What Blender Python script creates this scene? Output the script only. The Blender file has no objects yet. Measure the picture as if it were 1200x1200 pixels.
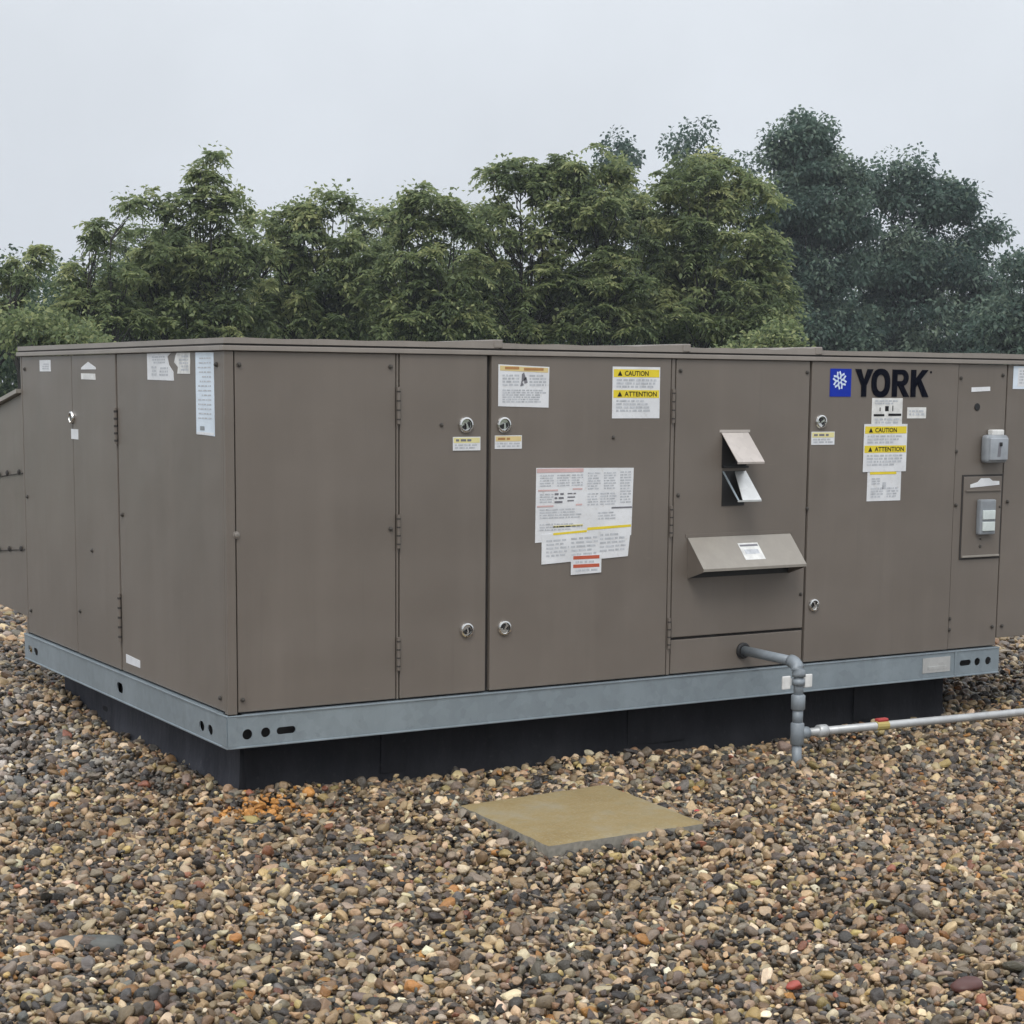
import bpy, bmesh, math, random
import numpy as np
from mathutils import Vector, Matrix

random.seed(7)
RNG = np.random.default_rng(11)
SC = bpy.context.scene
COL = SC.collection

# ------------------------------------------------------------------ camera
CAM = Vector((-2.3689, -5.8195, 1.442))
YAW, PITCH, ROLL, FPX, PPY = 0.5411, -0.1343, 0.0086, 2156.3, 141.85
cy_, sy_, cp_, sp_ = math.cos(YAW), math.sin(YAW), math.cos(PITCH), math.sin(PITCH)
FWD = Vector((cp_ * sy_, cp_ * cy_, sp_))
RGT = Vector((cy_, -sy_, 0))
UPV = RGT.cross(FWD)
RGT, UPV = RGT * math.cos(ROLL) + UPV * math.sin(ROLL), UPV * math.cos(ROLL) - RGT * math.sin(ROLL)
cd = bpy.data.cameras.new('camera')
cam = bpy.data.objects.new('camera', cd)
COL.objects.link(cam)
cam.matrix_world = Matrix(((RGT.x, UPV.x, -FWD.x, CAM.x), (RGT.y, UPV.y, -FWD.y, CAM.y),
                           (RGT.z, UPV.z, -FWD.z, CAM.z), (0, 0, 0, 1)))
cd.sensor_width = 36
cd.lens = FPX / 1200 * 36
cd.shift_y = PPY / 1200
cd.clip_start = 0.1
cd.clip_end = 3000
SC.camera = cam

# ------------------------------------------------------------------ world, sun, exposure
SUN_EL, SUN_AZ = math.radians(52), math.radians(-62)     # soft overcast sun, ahead-left of the long face
W = bpy.data.worlds.new('World')
SC.world = W
W.use_nodes = True
wn, wl = W.node_tree.nodes, W.node_tree.links
wn.clear()
w_out = wn.new('ShaderNodeOutputWorld')
w_bg = wn.new('ShaderNodeBackground')
w_bg.inputs['Strength'].default_value = 0.1
w_sky = wn.new('ShaderNodeTexSky')
w_sky.sky_type = 'NISHITA'
w_sky.sun_disc = False
w_sky.sun_elevation = SUN_EL
w_sky.sun_rotation = math.radians(180 + 28)
w_sky.dust_density = 4
w_tc = wn.new('ShaderNodeTexCoord')
w_sep = wn.new('ShaderNodeSeparateXYZ')
w_map = wn.new('ShaderNodeMapRange')
w_map.inputs['From Min'].default_value = 0.0
w_map.inputs['From Max'].default_value = 1.0
w_ramp = wn.new('ShaderNodeValToRGB')
w_noise = wn.new('ShaderNodeTexNoise')
w_noise.inputs['Scale'].default_value = 6.0
w_noise.inputs['Detail'].default_value = 4
w_cl = wn.new('ShaderNodeMapRange')
w_cl.inputs['From Min'].default_value = 0.3
w_cl.inputs['From Max'].default_value = 0.7
w_cl.inputs['To Min'].default_value = 9.45
w_cl.inputs['To Max'].default_value = 10.55
w_mul = wn.new('ShaderNodeVectorMath'); w_mul.operation = 'SCALE'
w_mix = wn.new('ShaderNodeMix'); w_mix.data_type = 'RGBA'
w_mix.inputs['Factor'].default_value = 0.06
e = w_ramp.color_ramp.elements
e[0].position, e[0].color = 0.0, (0.695, 0.740, 0.810, 1)
e[1].position, e[1].color = 1.0, (1.75, 1.80, 1.88, 1)
m = w_ramp.color_ramp.elements.new(0.2); m.color = (0.80, 0.845, 0.90, 1)
wl.new(w_tc.outputs['Generated'], w_sep.inputs[0])
wl.new(w_tc.outputs['Generated'], w_noise.inputs['Vector'])
wl.new(w_sep.outputs['Z'], w_map.inputs['Value'])
wl.new(w_map.outputs[0], w_ramp.inputs[0])
wl.new(w_noise.outputs['Fac'], w_cl.inputs['Value'])
wl.new(w_ramp.outputs[0], w_mul.inputs[0])
wl.new(w_cl.outputs[0], w_mul.inputs['Scale'])
wl.new(w_mul.outputs[0], w_mix.inputs['A'])
wl.new(w_sky.outputs[0], w_mix.inputs['B'])
wl.new(w_mix.outputs['Result'], w_bg.inputs['Color'])
wl.new(w_bg.outputs[0], w_out.inputs[0])

sd = bpy.data.lights.new('sun', 'SUN')
sd.energy = 1.35
sd.angle = math.radians(26)
sd.color = (1.0, 0.965, 0.92)
sun = bpy.data.objects.new('sun', sd)
COL.objects.link(sun)
# direction towards the sun: behind the camera, a little to its left, high
sdir = Vector((-0.62 * math.cos(SUN_EL), -0.78 * math.cos(SUN_EL), math.sin(SUN_EL))).normalized()
sun.rotation_euler = sdir.to_track_quat('Z', 'Y').to_euler()
w_sky.sun_rotation = math.atan2(sdir.x, sdir.y)

vs = SC.view_settings
vs.view_transform = 'Standard'
vs.look = 'None'
vs.gamma = 1
vs.exposure = 0.0
vs.use_curve_mapping = False
SC.cycles.volume_bounces = 0
SC.cycles.max_bounces = 6
SC.cycles.diffuse_bounces = 3
SC.cycles.glossy_bounces = 3


# ------------------------------------------------------------------ materials
class NT:
    def __init__(s, name):
        s.m = bpy.data.materials.new(name)
        s.m.use_nodes = True
        s.n, s.l = s.m.node_tree.nodes, s.m.node_tree.links
        s.b = s.n['Principled BSDF']

    def node(s, t, **kw):
        nd = s.n.new(t)
        for k, v in kw.items():
            if hasattr(nd, k):
                setattr(nd, k, v)
            else:
                nd.inputs[k.replace('_', ' ')].default_value = v
        return nd

    def link(s, a, b):
        s.l.new(a, b)

    def noise(s, scale, detail=4, rough=0.5, vec=None, stretch=None):
        nz = s.node('ShaderNodeTexNoise')
        nz.inputs['Scale'].default_value = scale
        nz.inputs['Detail'].default_value = detail
        nz.inputs['Roughness'].default_value = rough
        src = vec
        if src is None:
            src = s.node('ShaderNodeTexCoord').outputs['Object']
        if stretch:
            mp = s.node('ShaderNodeMapping')
            mp.inputs['Scale'].default_value = stretch
            s.link(src, mp.inputs['Vector'])
            src = mp.outputs[0]
        s.link(src, nz.inputs['Vector'])
        return nz.outputs['Fac']

    def ramp(s, fac, stops):
        r = s.node('ShaderNodeValToRGB')
        els = r.color_ramp.elements
        while len(els) < len(stops):
            els.new(0.5)
        for el, (p, c) in zip(els, stops):
            el.position = p
            el.color = (*c, 1) if len(c) == 3 else c
        s.link(fac, r.inputs[0])
        return r.outputs['Color']

    def mix(s, fac, a, b, mode='MIX'):
        mx = s.node('ShaderNodeMix')
        mx.data_type = 'RGBA'
        mx.blend_type = mode
        for v, i in ((fac, 'Factor'), (a, 'A'), (b, 'B')):
            sock = mx.inputs[i] if i != 'Factor' else mx.inputs[0]
            if i == 'A': sock = mx.inputs[6]
            if i == 'B': sock = mx.inputs[7]
            if isinstance(v, (int, float)):
                sock.default_value = v
            elif isinstance(v, tuple):
                sock.default_value = (*v, 1)
            else:
                s.link(v, sock)
        return mx.outputs[2]

    def bump(s, h, strength, dist=0.002):
        bp = s.node('ShaderNodeBump')
        bp.inputs['Strength'].default_value = strength
        bp.inputs['Distance'].default_value = dist
        s.link(h, bp.inputs['Height'])
        s.link(bp.outputs[0], s.b.inputs['Normal'])

    def set(s, **kw):
        for k, v in kw.items():
            k = k.replace('_', ' ')
            sock = s.b.inputs[k]
            if isinstance(v, tuple):
                sock.default_value = (*v, 1)
            elif isinstance(v, (int, float)):
                sock.default_value = v
            else:
                s.link(v, sock)
        return s


def simple(name, col, rough=0.6, metal=0.0, var=0.12, scale=20, **kw):
    t = NT(name)
    f = t.noise(scale)
    c0 = tuple(max(0, c * (1 - var)) for c in col)
    c1 = tuple(min(1, c * (1 + var)) for c in col)
    t.set(Base_Color=t.ramp(f, [(0.3, c0), (0.7, c1)]), Roughness=rough, Metallic=metal, **kw)
    return t.m


def mat_paint(name, base, streak=0.3):
    t = NT(name)
    g = t.node('ShaderNodeNewGeometry').outputs['Position']
    big = t.noise(1.7, 5, 0.6, g)
    st = t.noise(9, 5, 0.65, g, (1.0, 1.0, 0.07))          # vertical run marks
    fine = t.noise(140, 3, 0.6, g)
    c = t.ramp(big, [(0.25, tuple(v * 0.88 for v in base)), (0.75, tuple(v * 1.09 for v in base))])
    dust = tuple(v * 1.22 + 0.012 for v in base)
    k = t.ramp(st, [(0.48, (0, 0, 0)), (0.78, (streak, streak, streak))])
    c = t.mix(k, c, dust)
    # grime speckles
    sp = t.noise(46, 6, 0.75, g)
    ks = t.ramp(sp, [(0.66, (0, 0, 0)), (0.80, (0.35, 0.35, 0.35))])
    c = t.mix(ks, c, tuple(v * 0.6 for v in base))
    dr = t.noise(26, 4, 0.7, g, (1.0, 1.0, 0.035))         # thin drip lines
    c = t.mix(t.ramp(dr, [(0.60, (0, 0, 0)), (0.74, (0.30, 0.30, 0.30))]), c, tuple(v * 0.72 for v in base))
    sc = t.noise(70, 2, 0.5, g, (0.12, 0.12, 1.0))         # faint sideways scuffs
    c = t.mix(t.ramp(sc, [(0.70, (0, 0, 0)), (0.78, (0.22, 0.22, 0.22))]), c, tuple(v * 1.45 for v in base))
    r = t.node('ShaderNodeMapRange')
    r.inputs['To Min'].default_value = 0.30
    r.inputs['To Max'].default_value = 0.50
    t.link(st, r.inputs['Value'])
    t.set(Base_Color=c, Roughness=r.outputs[0])
    t.b.inputs['Specular IOR Level'].default_value = 0.5
    hb = t.noise(2.6, 1.5, 0.5, g)
    add = t.node('ShaderNodeMath', operation='MULTIPLY_ADD')
    add.inputs[1].default_value = 60
    t.link(hb, add.inputs[0])
    t.link(fine, add.inputs[2])
    t.bump(add.outputs[0], 0.25, 0.0007)
    return t.m


def mat_galv(name, base, rough=0.42, metal=0.55):
    t = NT(name)
    g = t.node('ShaderNodeNewGeometry').outputs['Position']
    v = t.node('ShaderNodeTexVoronoi')
    v.inputs['Scale'].default_value = 34
    t.link(g, v.inputs['Vector'])
    sepc = t.node('ShaderNodeSeparateColor')
    t.link(v.outputs['Color'], sepc.inputs[0])
    sp = t.ramp(sepc.outputs[0], [(0, tuple(x * 0.93 for x in base)), (1, tuple(x * 1.06 for x in base))])
    w = t.noise(5, 6, 0.7, g, (1, 1, 0.35))
    c = t.mix(t.ramp(w, [(0.45, (0, 0, 0)), (0.75, (0.55, 0.55, 0.55))]), sp, tuple(min(1, x * 1.3 + 0.02) for x in base))
    d = t.noise(17, 6, 0.75, g)
    c = t.mix(t.ramp(d, [(0.62, (0, 0, 0)), (0.78, (0.5, 0.5, 0.5))]), c, tuple(x * 0.5 for x in base))
    t.set(Base_Color=c, Roughness=rough, Metallic=metal)
    t.bump(d, 0.15, 0.001)
    return t.m


BROWN = (0.160, 0.137, 0.116)
M = {}
M['paint'] = mat_paint('brown_paint', BROWN)
M['paint_hood'] = mat_paint('brown_paint_skylit', (0.285, 0.262, 0.228), 0.8)  # same brown paint, sky light mixed into the colour, heavier run marks
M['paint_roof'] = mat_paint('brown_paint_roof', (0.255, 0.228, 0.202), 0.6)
M['core'] = simple('dark_seam', (0.035, 0.031, 0.029), 0.8)
M['screw_glint'] = simple('highlit_screw', (0.26, 0.235, 0.21), 0.35, 0.4)  # corner screw's highlight put into a paler brown
M['screw'] = simple('dull_screw', (0.075, 0.068, 0.06), 0.5, 0.3)
M['galv'] = mat_galv('galvanised_rail', (0.30, 0.355, 0.39))
M['galv_bright'] = mat_galv('bright_galvanised', (0.62, 0.63, 0.62), 0.35, 0.6)
M['run'] = mat_galv('pale_grey_pipe', (0.43, 0.44, 0.44), 0.4, 0.3)
M['pipe'] = mat_galv('grey_pipe', (0.215, 0.245, 0.27), 0.45, 0.1)
M['chrome'] = simple('chrome', (0.72, 0.71, 0.69), 0.16, 1.0, 0.05)
M['black'] = simple('black_plastic_and_shade', (0.012, 0.012, 0.013), 0.5)
def mat_paper(name, base):
    t = NT(name)
    g = t.node('ShaderNodeNewGeometry').outputs['Position']
    c = t.ramp(t.noise(9, 5, .65, g), [(0.3, tuple(v * .86 for v in base)), (0.7, tuple(min(1, v * 1.06) for v in base))])
    c = t.mix(t.ramp(t.noise(55, 5, .75, g), [(0.56, (0, 0, 0)), (0.8, (0.55, 0.55, 0.55))]), c, (0.42, 0.38, 0.32))
    t.set(Base_Color=c, Roughness=0.5)
    return t.m


M['paper'] = mat_paper('white_sticker', (0.74, 0.755, 0.775))
M['paper_blue'] = simple('pale_blue_sticker', (0.66, 0.74, 0.82), 0.45, var=0.1, scale=11)
M['paper_aged'] = simple('aged_sticker', (0.70, 0.70, 0.68), 0.55, var=0.16, scale=30)
M['yellow'] = simple('yellow_print', (0.76, 0.60, 0.03), 0.45, var=0.06)
M['pale_yellow'] = simple('faded_yellow_print', (0.72, 0.66, 0.32), 0.5, var=0.08)
M['ochre'] = simple('orange_print', (0.68, 0.54, 0.26), 0.5, var=0.08)
M['red'] = simple('red_print', (0.50, 0.10, 0.05), 0.5, var=0.08)
M['pink'] = simple('pink_print', (0.62, 0.43, 0.42), 0.5, var=0.1)
M['ink'] = simple('black_ink', (0.02, 0.02, 0.022), 0.7, Specular_IOR_Level=0.12)
M['grey_ink'] = simple('grey_ink', (0.50, 0.52, 0.55), 0.5, var=0.2, scale=60)
M['soft_ink'] = simple('faded_dark_ink', (0.17, 0.17, 0.19), 0.6)
M['brown_ink'] = simple('brown_ink', (0.40, 0.20, 0.07), 0.6)
M['navy'] = simple('dark_lettering', (0.004, 0.005, 0.011), 0.7, Specular_IOR_Level=0.05)
M['blue'] = simple('blue_logo', (0.012, 0.035, 0.36), 0.6, var=0.05, Specular_IOR_Level=0.12)
M['ice'] = simple('pale_blue_print', (0.66, 0.76, 0.92), 0.4, var=0.05)
M['grey_plastic'] = simple('grey_plastic', (0.25, 0.27, 0.29), 0.3, var=0.15)
M['switch'] = simple('pale_switch', (0.62, 0.68, 0.66), 0.4)
M['red_plastic'] = simple('red_plastic', (0.42, 0.05, 0.045), 0.4)
M['olive_rag'] = simple('tan_band', (0.45, 0.36, 0.12), 0.6)
M['rubber'] = simple('black_grommet', (0.015, 0.015, 0.016), 0.6)


def mat_membrane(name='black_membrane', k=1.0, d=0.05):
    t = NT(name)
    g = t.node('ShaderNodeNewGeometry').outputs['Position']
    a = t.noise(6, 6, 0.7, g, (1, 1, 0.3))
    b = t.noise(38, 5, 0.7, g)
    c = t.ramp(a, [(0.35, (0.007 * k, 0.0075 * k, 0.010 * k)), (0.75, (0.020 * k, 0.021 * k, 0.025 * k))])
    c = t.mix(t.ramp(b, [(0.58, (0, 0, 0)), (0.8, (0.4, 0.4, 0.4))]), c, (d, d, d))
    t.set(Base_Color=c, Roughness=0.7)
    t.b.inputs['Specular IOR Level'].default_value = 0.15
    t.bump(a, 0.5, 0.012)
    return t.m


M['membrane'] = mat_membrane()
M['membrane_lit'] = mat_membrane('lit_dusty_membrane', 3.4, 0.15)  # base tone raised for the brighter left side's light, plus dust specks


def mat_slab():
    t = NT('mossy_concrete')
    g = t.node('ShaderNodeNewGeometry').outputs['Position']
    a = t.noise(5.5, 6, 0.65, g)
    b = t.noise(120, 4, 0.7, g)
    c2 = t.noise(26, 5, 0.7, g)
    c = t.ramp(a, [(0.30, (0.26, 0.225, 0.15)), (0.50, (0.25, 0.187, 0.082)), (0.72, (0.215, 0.150, 0.055))])
    c = t.mix(t.ramp(c2, [(0.5, (0, 0, 0)), (0.75, (0.6, 0.6, 0.6))]), c, (0.195, 0.165, 0.085))
    c = t.mix(t.ramp(b, [(0.50, (0, 0, 0)), (0.70, (0.85, 0.85, 0.85))]), c, (0.30, 0.25, 0.15))
    t.set(Base_Color=c, Roughness=0.8)
    t.bump(b, 0.5, 0.003)
    return t.m


M['slab'] = mat_slab()
M['slab_edge'] = simple('concrete_edge', (0.25, 0.235, 0.20), 0.85, var=0.25, scale=45)


def mat_pebble():
    t = NT('river_pebble')
    at = t.node('ShaderNodeAttribute')
    at.attribute_type = 'INSTANCER'
    at.attribute_name = 'tint'
    tc = t.node('ShaderNodeTexCoord').outputs['Object']
    f = t.noise(2.4, 5, 0.7, tc)
    k = t.ramp(f, [(0.25, (0.72, 0.72, 0.73)), (0.75, (1.24, 1.22, 1.18))])
    c = t.mix(1.0, at.outputs['Color'], k, 'MULTIPLY')
    sp = t.noise(11, 3, 0.6, tc)
    c = t.mix(t.ramp(sp, [(0.62, (0, 0, 0)), (0.72, (0.35, 0.35, 0.35))]), c, (0.05, 0.045, 0.04))
    t.set(Base_Color=c, Roughness=0.28)
    t.b.inputs['Specular IOR Level'].default_value = 0.45
    t.bump(f, 0.3, 0.2)
    return t.m


M['pebble'] = mat_pebble()


def mat_gravel_sheet():
    t = NT('gravel_bed')
    g = t.node('ShaderNodeNewGeometry').outputs['Position']
    v = t.node('ShaderNodeTexVoronoi')
    v.inputs['Scale'].default_value = 30
    t.link(g, v.inputs['Vector'])
    sepc = t.node('ShaderNodeSeparateColor')
    t.link(v.outputs['Color'], sepc.inputs[0])
    c = t.ramp(sepc.outputs[0], [(0.0, (0.045, 0.045, 0.05)), (0.3, (0.13, 0.11, 0.095)), (0.55, (0.24, 0.19, 0.14)),
                                 (0.8, (0.30, 0.26, 0.21)), (1.0, (0.45, 0.42, 0.38))])
    c = t.mix(t.ramp(v.outputs['Distance'], [(0.35, (0, 0, 0)), (0.62, (0.85, 0.85, 0.85))]), c, (0.03, 0.027, 0.025))
    t.set(Base_Color=c, Roughness=0.7)
    inv = t.node('ShaderNodeMath', operation='SUBTRACT')
    inv.inputs[0].default_value = 1
    t.link(v.outputs['Distance'], inv.inputs[1])
    t.bump(inv.outputs[0], 0.9, 0.03)
    return t.m


M['gravel_sheet'] = mat_gravel_sheet()


def mat_leaf(name, dark, mid, light, trans=0.25):
    t = NT(name)
    at = t.node('ShaderNodeAttribute')
    at.attribute_name = 'tone'
    c = t.ramp(at.outputs['Fac'], [(0.0, dark), (0.5, mid), (1.0, light)])
    t.set(Base_Color=c, Roughness=0.5)
    t.b.inputs['Specular IOR Level'].default_value = 0.3
    tr = t.node('ShaderNodeBsdfTranslucent')
    t.link(c, tr.inputs['Color'])
    mx = t.node('ShaderNodeMixShader')
    mx.inputs[0].default_value = trans
    t.link(t.b.outputs[0], mx.inputs[1])
    t.link(tr.outputs[0], mx.inputs[2])
    t.link(mx.outputs[0], t.n['Material Output'].inputs['Surface'])
    return t.m


M['leaf_near'] = mat_leaf('olive_green_leaves', (0.095, 0.130, 0.065), (0.225, 0.280, 0.130), (0.480, 0.500, 0.240), 0.52)
M['leaf_mid'] = mat_leaf('mid_green_leaves', (0.070, 0.112, 0.062), (0.140, 0.195, 0.100), (0.260, 0.300, 0.140), 0.45)
M['leaf_far'] = mat_leaf('blue_green_leaves', (0.055, 0.095, 0.078), (0.115, 0.175, 0.135), (0.220, 0.280, 0.200), 0.45)
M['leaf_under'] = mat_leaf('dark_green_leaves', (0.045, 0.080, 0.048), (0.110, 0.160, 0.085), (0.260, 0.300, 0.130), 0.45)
M['bark'] = simple('grey_brown_bark', (0.028, 0.025, 0.023), 0.9, var=0.3, scale=6)
M['terrain'] = simple('grassy_terrain', (0.06, 0.085, 0.035), 0.9, var=0.4, scale=0.3)
M['parapet'] = simple('pale_wall_render', (0.32, 0.30, 0.28), 0.8, var=0.1, scale=2)
M['flat_stone'] = simple('flat_grey_stone', (0.075, 0.077, 0.070), 0.55, var=0.3, scale=30)


# ------------------------------------------------------------------ object helpers
def link_mesh(name, me, mat=None, parent=None):
    o = bpy.data.objects.new(name, me)
    COL.objects.link(o)
    if mat is not None and not me.materials:
        for mm in (mat if isinstance(mat, (list, tuple)) else [mat]):
            me.materials.append(mm)
    if parent is not None:
        o.parent = parent
        o.matrix_parent_inverse = parent_inv(parent)
        if name in TINY:                                     # print and knuckles a pixel or two across
            o['kind'] = 'stuff'
    return o


def parent_inv(p):
    mt = Matrix.Identity(4)
    chain = []
    while p is not None:
        chain.append(p)
        p = p.parent
    for q in reversed(chain):
        mt = mt @ q.matrix_parent_inverse @ q.matrix_basis
    return mt.inverted()


def obj(name, bm, mat=None, parent=None, smooth=False):
    me = bpy.data.meshes.new(name)
    bm.normal_update()
    bm.to_mesh(me)
    bm.free()
    if smooth:
        for p in me.polygons:
            p.use_smooth = True
    return link_mesh(name, me, mat, parent)


TINY = ('fine_print', 'lettering', 'hazard_mark', 'snowflake_mark', 'hinge_knuckle')


def thing(name, label, cat, loc=(0, 0, 0), group=None):
    o = bpy.data.objects.new(name, None)
    o.empty_display_size = 0.1
    COL.objects.link(o)
    o.location = loc
    return tag(o, label, cat, group)


def tag(o, label, cat, group=None):
    o['label'] = label
    o['category'] = cat
    if group:
        o['group'] = group
    return o


def ax_box(bm, x0, y0, z0, x1, y1, z1, bevel=0.0, seg=2):
    r = bmesh.ops.create_cube(bm, size=1)
    vsn = r['verts']
    for v in vsn:
        v.co = Vector(((x0 + x1) / 2 + v.co.x * (x1 - x0), (y0 + y1) / 2 + v.co.y * (y1 - y0), (z0 + z1) / 2 + v.co.z * (z1 - z0)))
    if bevel:
        es = list({ed for v in vsn for ed in v.link_edges})
        bmesh.ops.bevel(bm, geom=es, offset=bevel, segments=seg, affect='EDGES', profile=0.6)
    return bm


def box(*a, **k):
    return ax_box(bmesh.new(), *a, **k)


def tube(bm, pts, rad, n=10, cap=True):
    pts = [Vector(p) for p in pts]
    rings = []
    up = Vector((0, 0, 1))
    for i, p in enumerate(pts):
        a = pts[max(0, i - 1)]
        b = pts[min(len(pts) - 1, i + 1)]
        t = (b - a).normalized()
        ref = up if abs(t.z) < 0.9 else Vector((1, 0, 0))
        s = t.cross(ref).normalized()
        q = s.cross(t).normalized()
        r = rad[i] if isinstance(rad, (list, tuple)) else rad
        rings.append([bm.verts.new(p + (s * math.cos(2 * math.pi * k / n) + q * math.sin(2 * math.pi * k / n)) * r) for k in range(n)])
    for a, b in zip(rings, rings[1:]):
        for k in range(n):
            bm.faces.new((a[k], a[(k + 1) % n], b[(k + 1) % n], b[k]))
    if cap:
        bm.faces.new(rings[0][::-1])
        bm.faces.new(rings[-1])
    return bm


# faces of the cabinet: u runs along the face, v is height, d is how far proud of it
def FR(u, v, d=0.0):
    return Vector((u, -d, v))


def SD(u, v, d=0.0):
    return Vector((-d, u, v))


def poly_sheet(face, pts, d, thick=0.0006):
    """thin sheet with an outline given in (u, v), front at depth d"""
    bm = bmesh.new()
    fv = [bm.verts.new(face(u, v, d)) for u, v in pts]
    f = bm.faces.new(fv)
    r = bmesh.ops.extrude_face_region(bm, geom=[f])
    back = [x for x in r['geom'] if isinstance(x, bmesh.types.BMVert)]
    off = face(0, 0, -thick) - face(0, 0, 0)
    for v in fv:
        pass
    bmesh.ops.translate(bm, verts=back, vec=off)
    bmesh.ops.recalc_face_normals(bm, faces=bm.faces[:])
    return bm


def rect(u0, v0, u1, v1):
    return [(u0, v0), (u1, v0), (u1, v1), (u0, v1)]


def quads(face, rects, d):
    bm = bmesh.new()
    for r in rects:
        pts = rect(*r) if len(r) == 4 and not isinstance(r[0], tuple) else r
        vv = [bm.verts.new(face(u, v, d)) for u, v in pts]
        bm.faces.new(vv)
    return bm


def print_rows(u0, v0, u1, v1, rows, seed, fill=0.62, gap=0.3, tilt=0.0):
    """rows of word-like dashes of fine print"""
    rr = random.Random(seed)
    out = []
    h = (v1 - v0) / rows
    for i in range(rows):
        y = v1 - (i + 0.5) * h
        x = u0
        end = u1 - rr.random() * 0.3 * (u1 - u0)
        while x < end:
            w = (0.4 + rr.random() * 1.4) * h * 1.5
            xe = min(x + w, u1)
            dy = tilt * (x - u0)
            out.append([(x, y - h * fill / 2 + dy), (xe, y - h * fill / 2 + dy), (xe, y + h * fill / 2 + dy), (x, y + h * fill / 2 + dy)])
            x = xe + h * gap * (1 + rr.random())
    return out


def text_bm(body, face, u, v, size, width, d, bold=0.012, thick=0.0):
    """lettering from the built-in font, fitted to a width, baseline at (u, v)"""
    cu = bpy.data.curves.new('t', 'FONT')
    cu.body = body
    cu.size = 1
    cu.offset = bold
    cu.resolution_u = 3
    o = bpy.data.objects.new('t', cu)
    COL.objects.link(o)
    dg = bpy.context.evaluated_depsgraph_get()
    me = bpy.data.meshes.new_from_object(o.evaluated_get(dg))
    bpy.data.objects.remove(o)
    xs = [p.co.x for p in me.vertices]
    ys = [p.co.y for p in me.vertices]
    sx = width / (max(xs) - min(xs))
    sy = size / (max(ys) - min(ys))
    bm = bmesh.new()
    bm.from_mesh(me)
    x0, y0 = min(xs), min(ys)
    for p in bm.verts:
        p.co = face(u + (p.co.x - x0) * sx, v + (p.co.y - y0) * sy, d)
    bpy.data.meshes.remove(me)
    return bm


# ================================================================== SETTING
def gravel_h(x, y):
    """height of the gravel surface: flat, with drifts against the curb's far-left corner"""
    h = 0.10 * math.exp(-(((x + 0.02) / 0.30) ** 2 + ((y - 2.05) / 0.42) ** 2))
    h += 0.035 * math.exp(-(((x + 0.05) / 0.22) ** 2 + ((y - 1.15) / 0.55) ** 2))
    h += 0.012 * math.sin(x * 1.9 + 0.6) * math.sin(y * 1.6 + 1.1) + 0.007 * math.sin(x * 5.1 + y * 3.2)
    h += 0.022 * math.exp(-((y + 0.03) / 0.11) ** 2) * max(0.0, math.sin(x * 4.3 + 0.8) * 0.7 + math.sin(x * 9.7) * 0.4) * (0 < x < 3.4)
    u_, v_ = (x - 0.857) / 0.33, (y + 0.895) / 0.34
    m_ = max(abs(u_), abs(v_))
    h += 0.040 * (1.0 if m_ < 1 else math.exp(-((m_ - 1) / 0.45) ** 2))
    h += 0.03 * math.exp(-(((x - 1.75) / 0.25) ** 2 + ((y + 0.13) / 0.14) ** 2))
    return h


ROOF = (-14.0, -10.0, 17.0, 11.0)


def build_setting():
    # terrain far below the roof, to the horizon
    bm = bmesh.new()
    n = 24
    grid = {}
    for i in range(n + 1):
        for j in range(n + 1):
            x = -1200 + 2400 * i / n
            y = -1200 + 2400 * j / n
            grid[i, j] = bm.verts.new((x, y, -5.2))
    for i in range(n):
        for j in range(n):
            bm.faces.new((grid[i, j], grid[i + 1, j], grid[i + 1, j + 1], grid[i, j + 1]))
    o = obj('ground', bm, M['terrain'])
    o['kind'] = 'structure'
    # building body under the roof with a low edge kerb
    x0, y0, x1, y1 = ROOF
    bm = box(x0, y0, -5.25, x1, y1, -0.12)
    for b in ((x0, y0, x1, y0 + .25), (x0, y1 - .25, x1, y1), (x0, y0 + .251, x0 + .25, y1 - .251), (x1 - .25, y0 + .251, x1, y1 - .251)):
        ax_box(bm, b[0], b[1], -0.119, b[2], b[3], 0.10, 0.01)
    o = obj('flat_roof', bm, M['parapet'])
    o['kind'] = 'structure'
    # gravel bed sheet with the drifts
    bm = bmesh.new()
    xs = np.concatenate([np.arange(x0 + .26, -2.0, 0.6), np.arange(-2.0, 5.0, 0.1), np.arange(5.0, x1 - .25, 0.6)])
    ys = np.concatenate([np.arange(y0 + .26, -3.5, 0.6), np.arange(-3.5, 4.0, 0.1), np.arange(4.0, y1 - .25, 0.6)])
    g = [[bm.verts.new((x, y, gravel_h(x, y) - 0.034)) for y in ys] for x in xs]
    for i in range(len(xs) - 1):
        for j in range(len(ys) - 1):
            bm.faces.new((g[i][j], g[i + 1][j], g[i + 1][j + 1], g[i][j + 1]))
    o = obj('gravel_bed', bm, M['gravel_sheet'], smooth=True)
    o['kind'] = 'structure'


build_setting()


# ================================================================== GRAVEL (instanced pebbles)
SLAB = [(0.57, -0.60), (1.18, -0.56), (1.14, -1.20), (0.54, -1.205)]


def in_poly(px, py, poly, grow=0.0):
    cx = sum(p[0] for p in poly) / len(poly)
    cyy = sum(p[1] for p in poly) / len(poly)
    pl = [(cx + (a - cx) * (1 + grow), cyy + (b - cyy) * (1 + grow)) for a, b in poly]
    inside = np.zeros(px.shape, bool)
    j = len(pl) - 1
    for i in range(len(pl)):
        xi, yi = pl[i]
        xj, yj = pl[j]
        cond = ((yi > py) != (yj > py)) & (px < (xj - xi) * (py - yi) / (yj - yi + 1e-12) + xi)
        inside ^= cond
        j = i
    return inside


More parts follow.
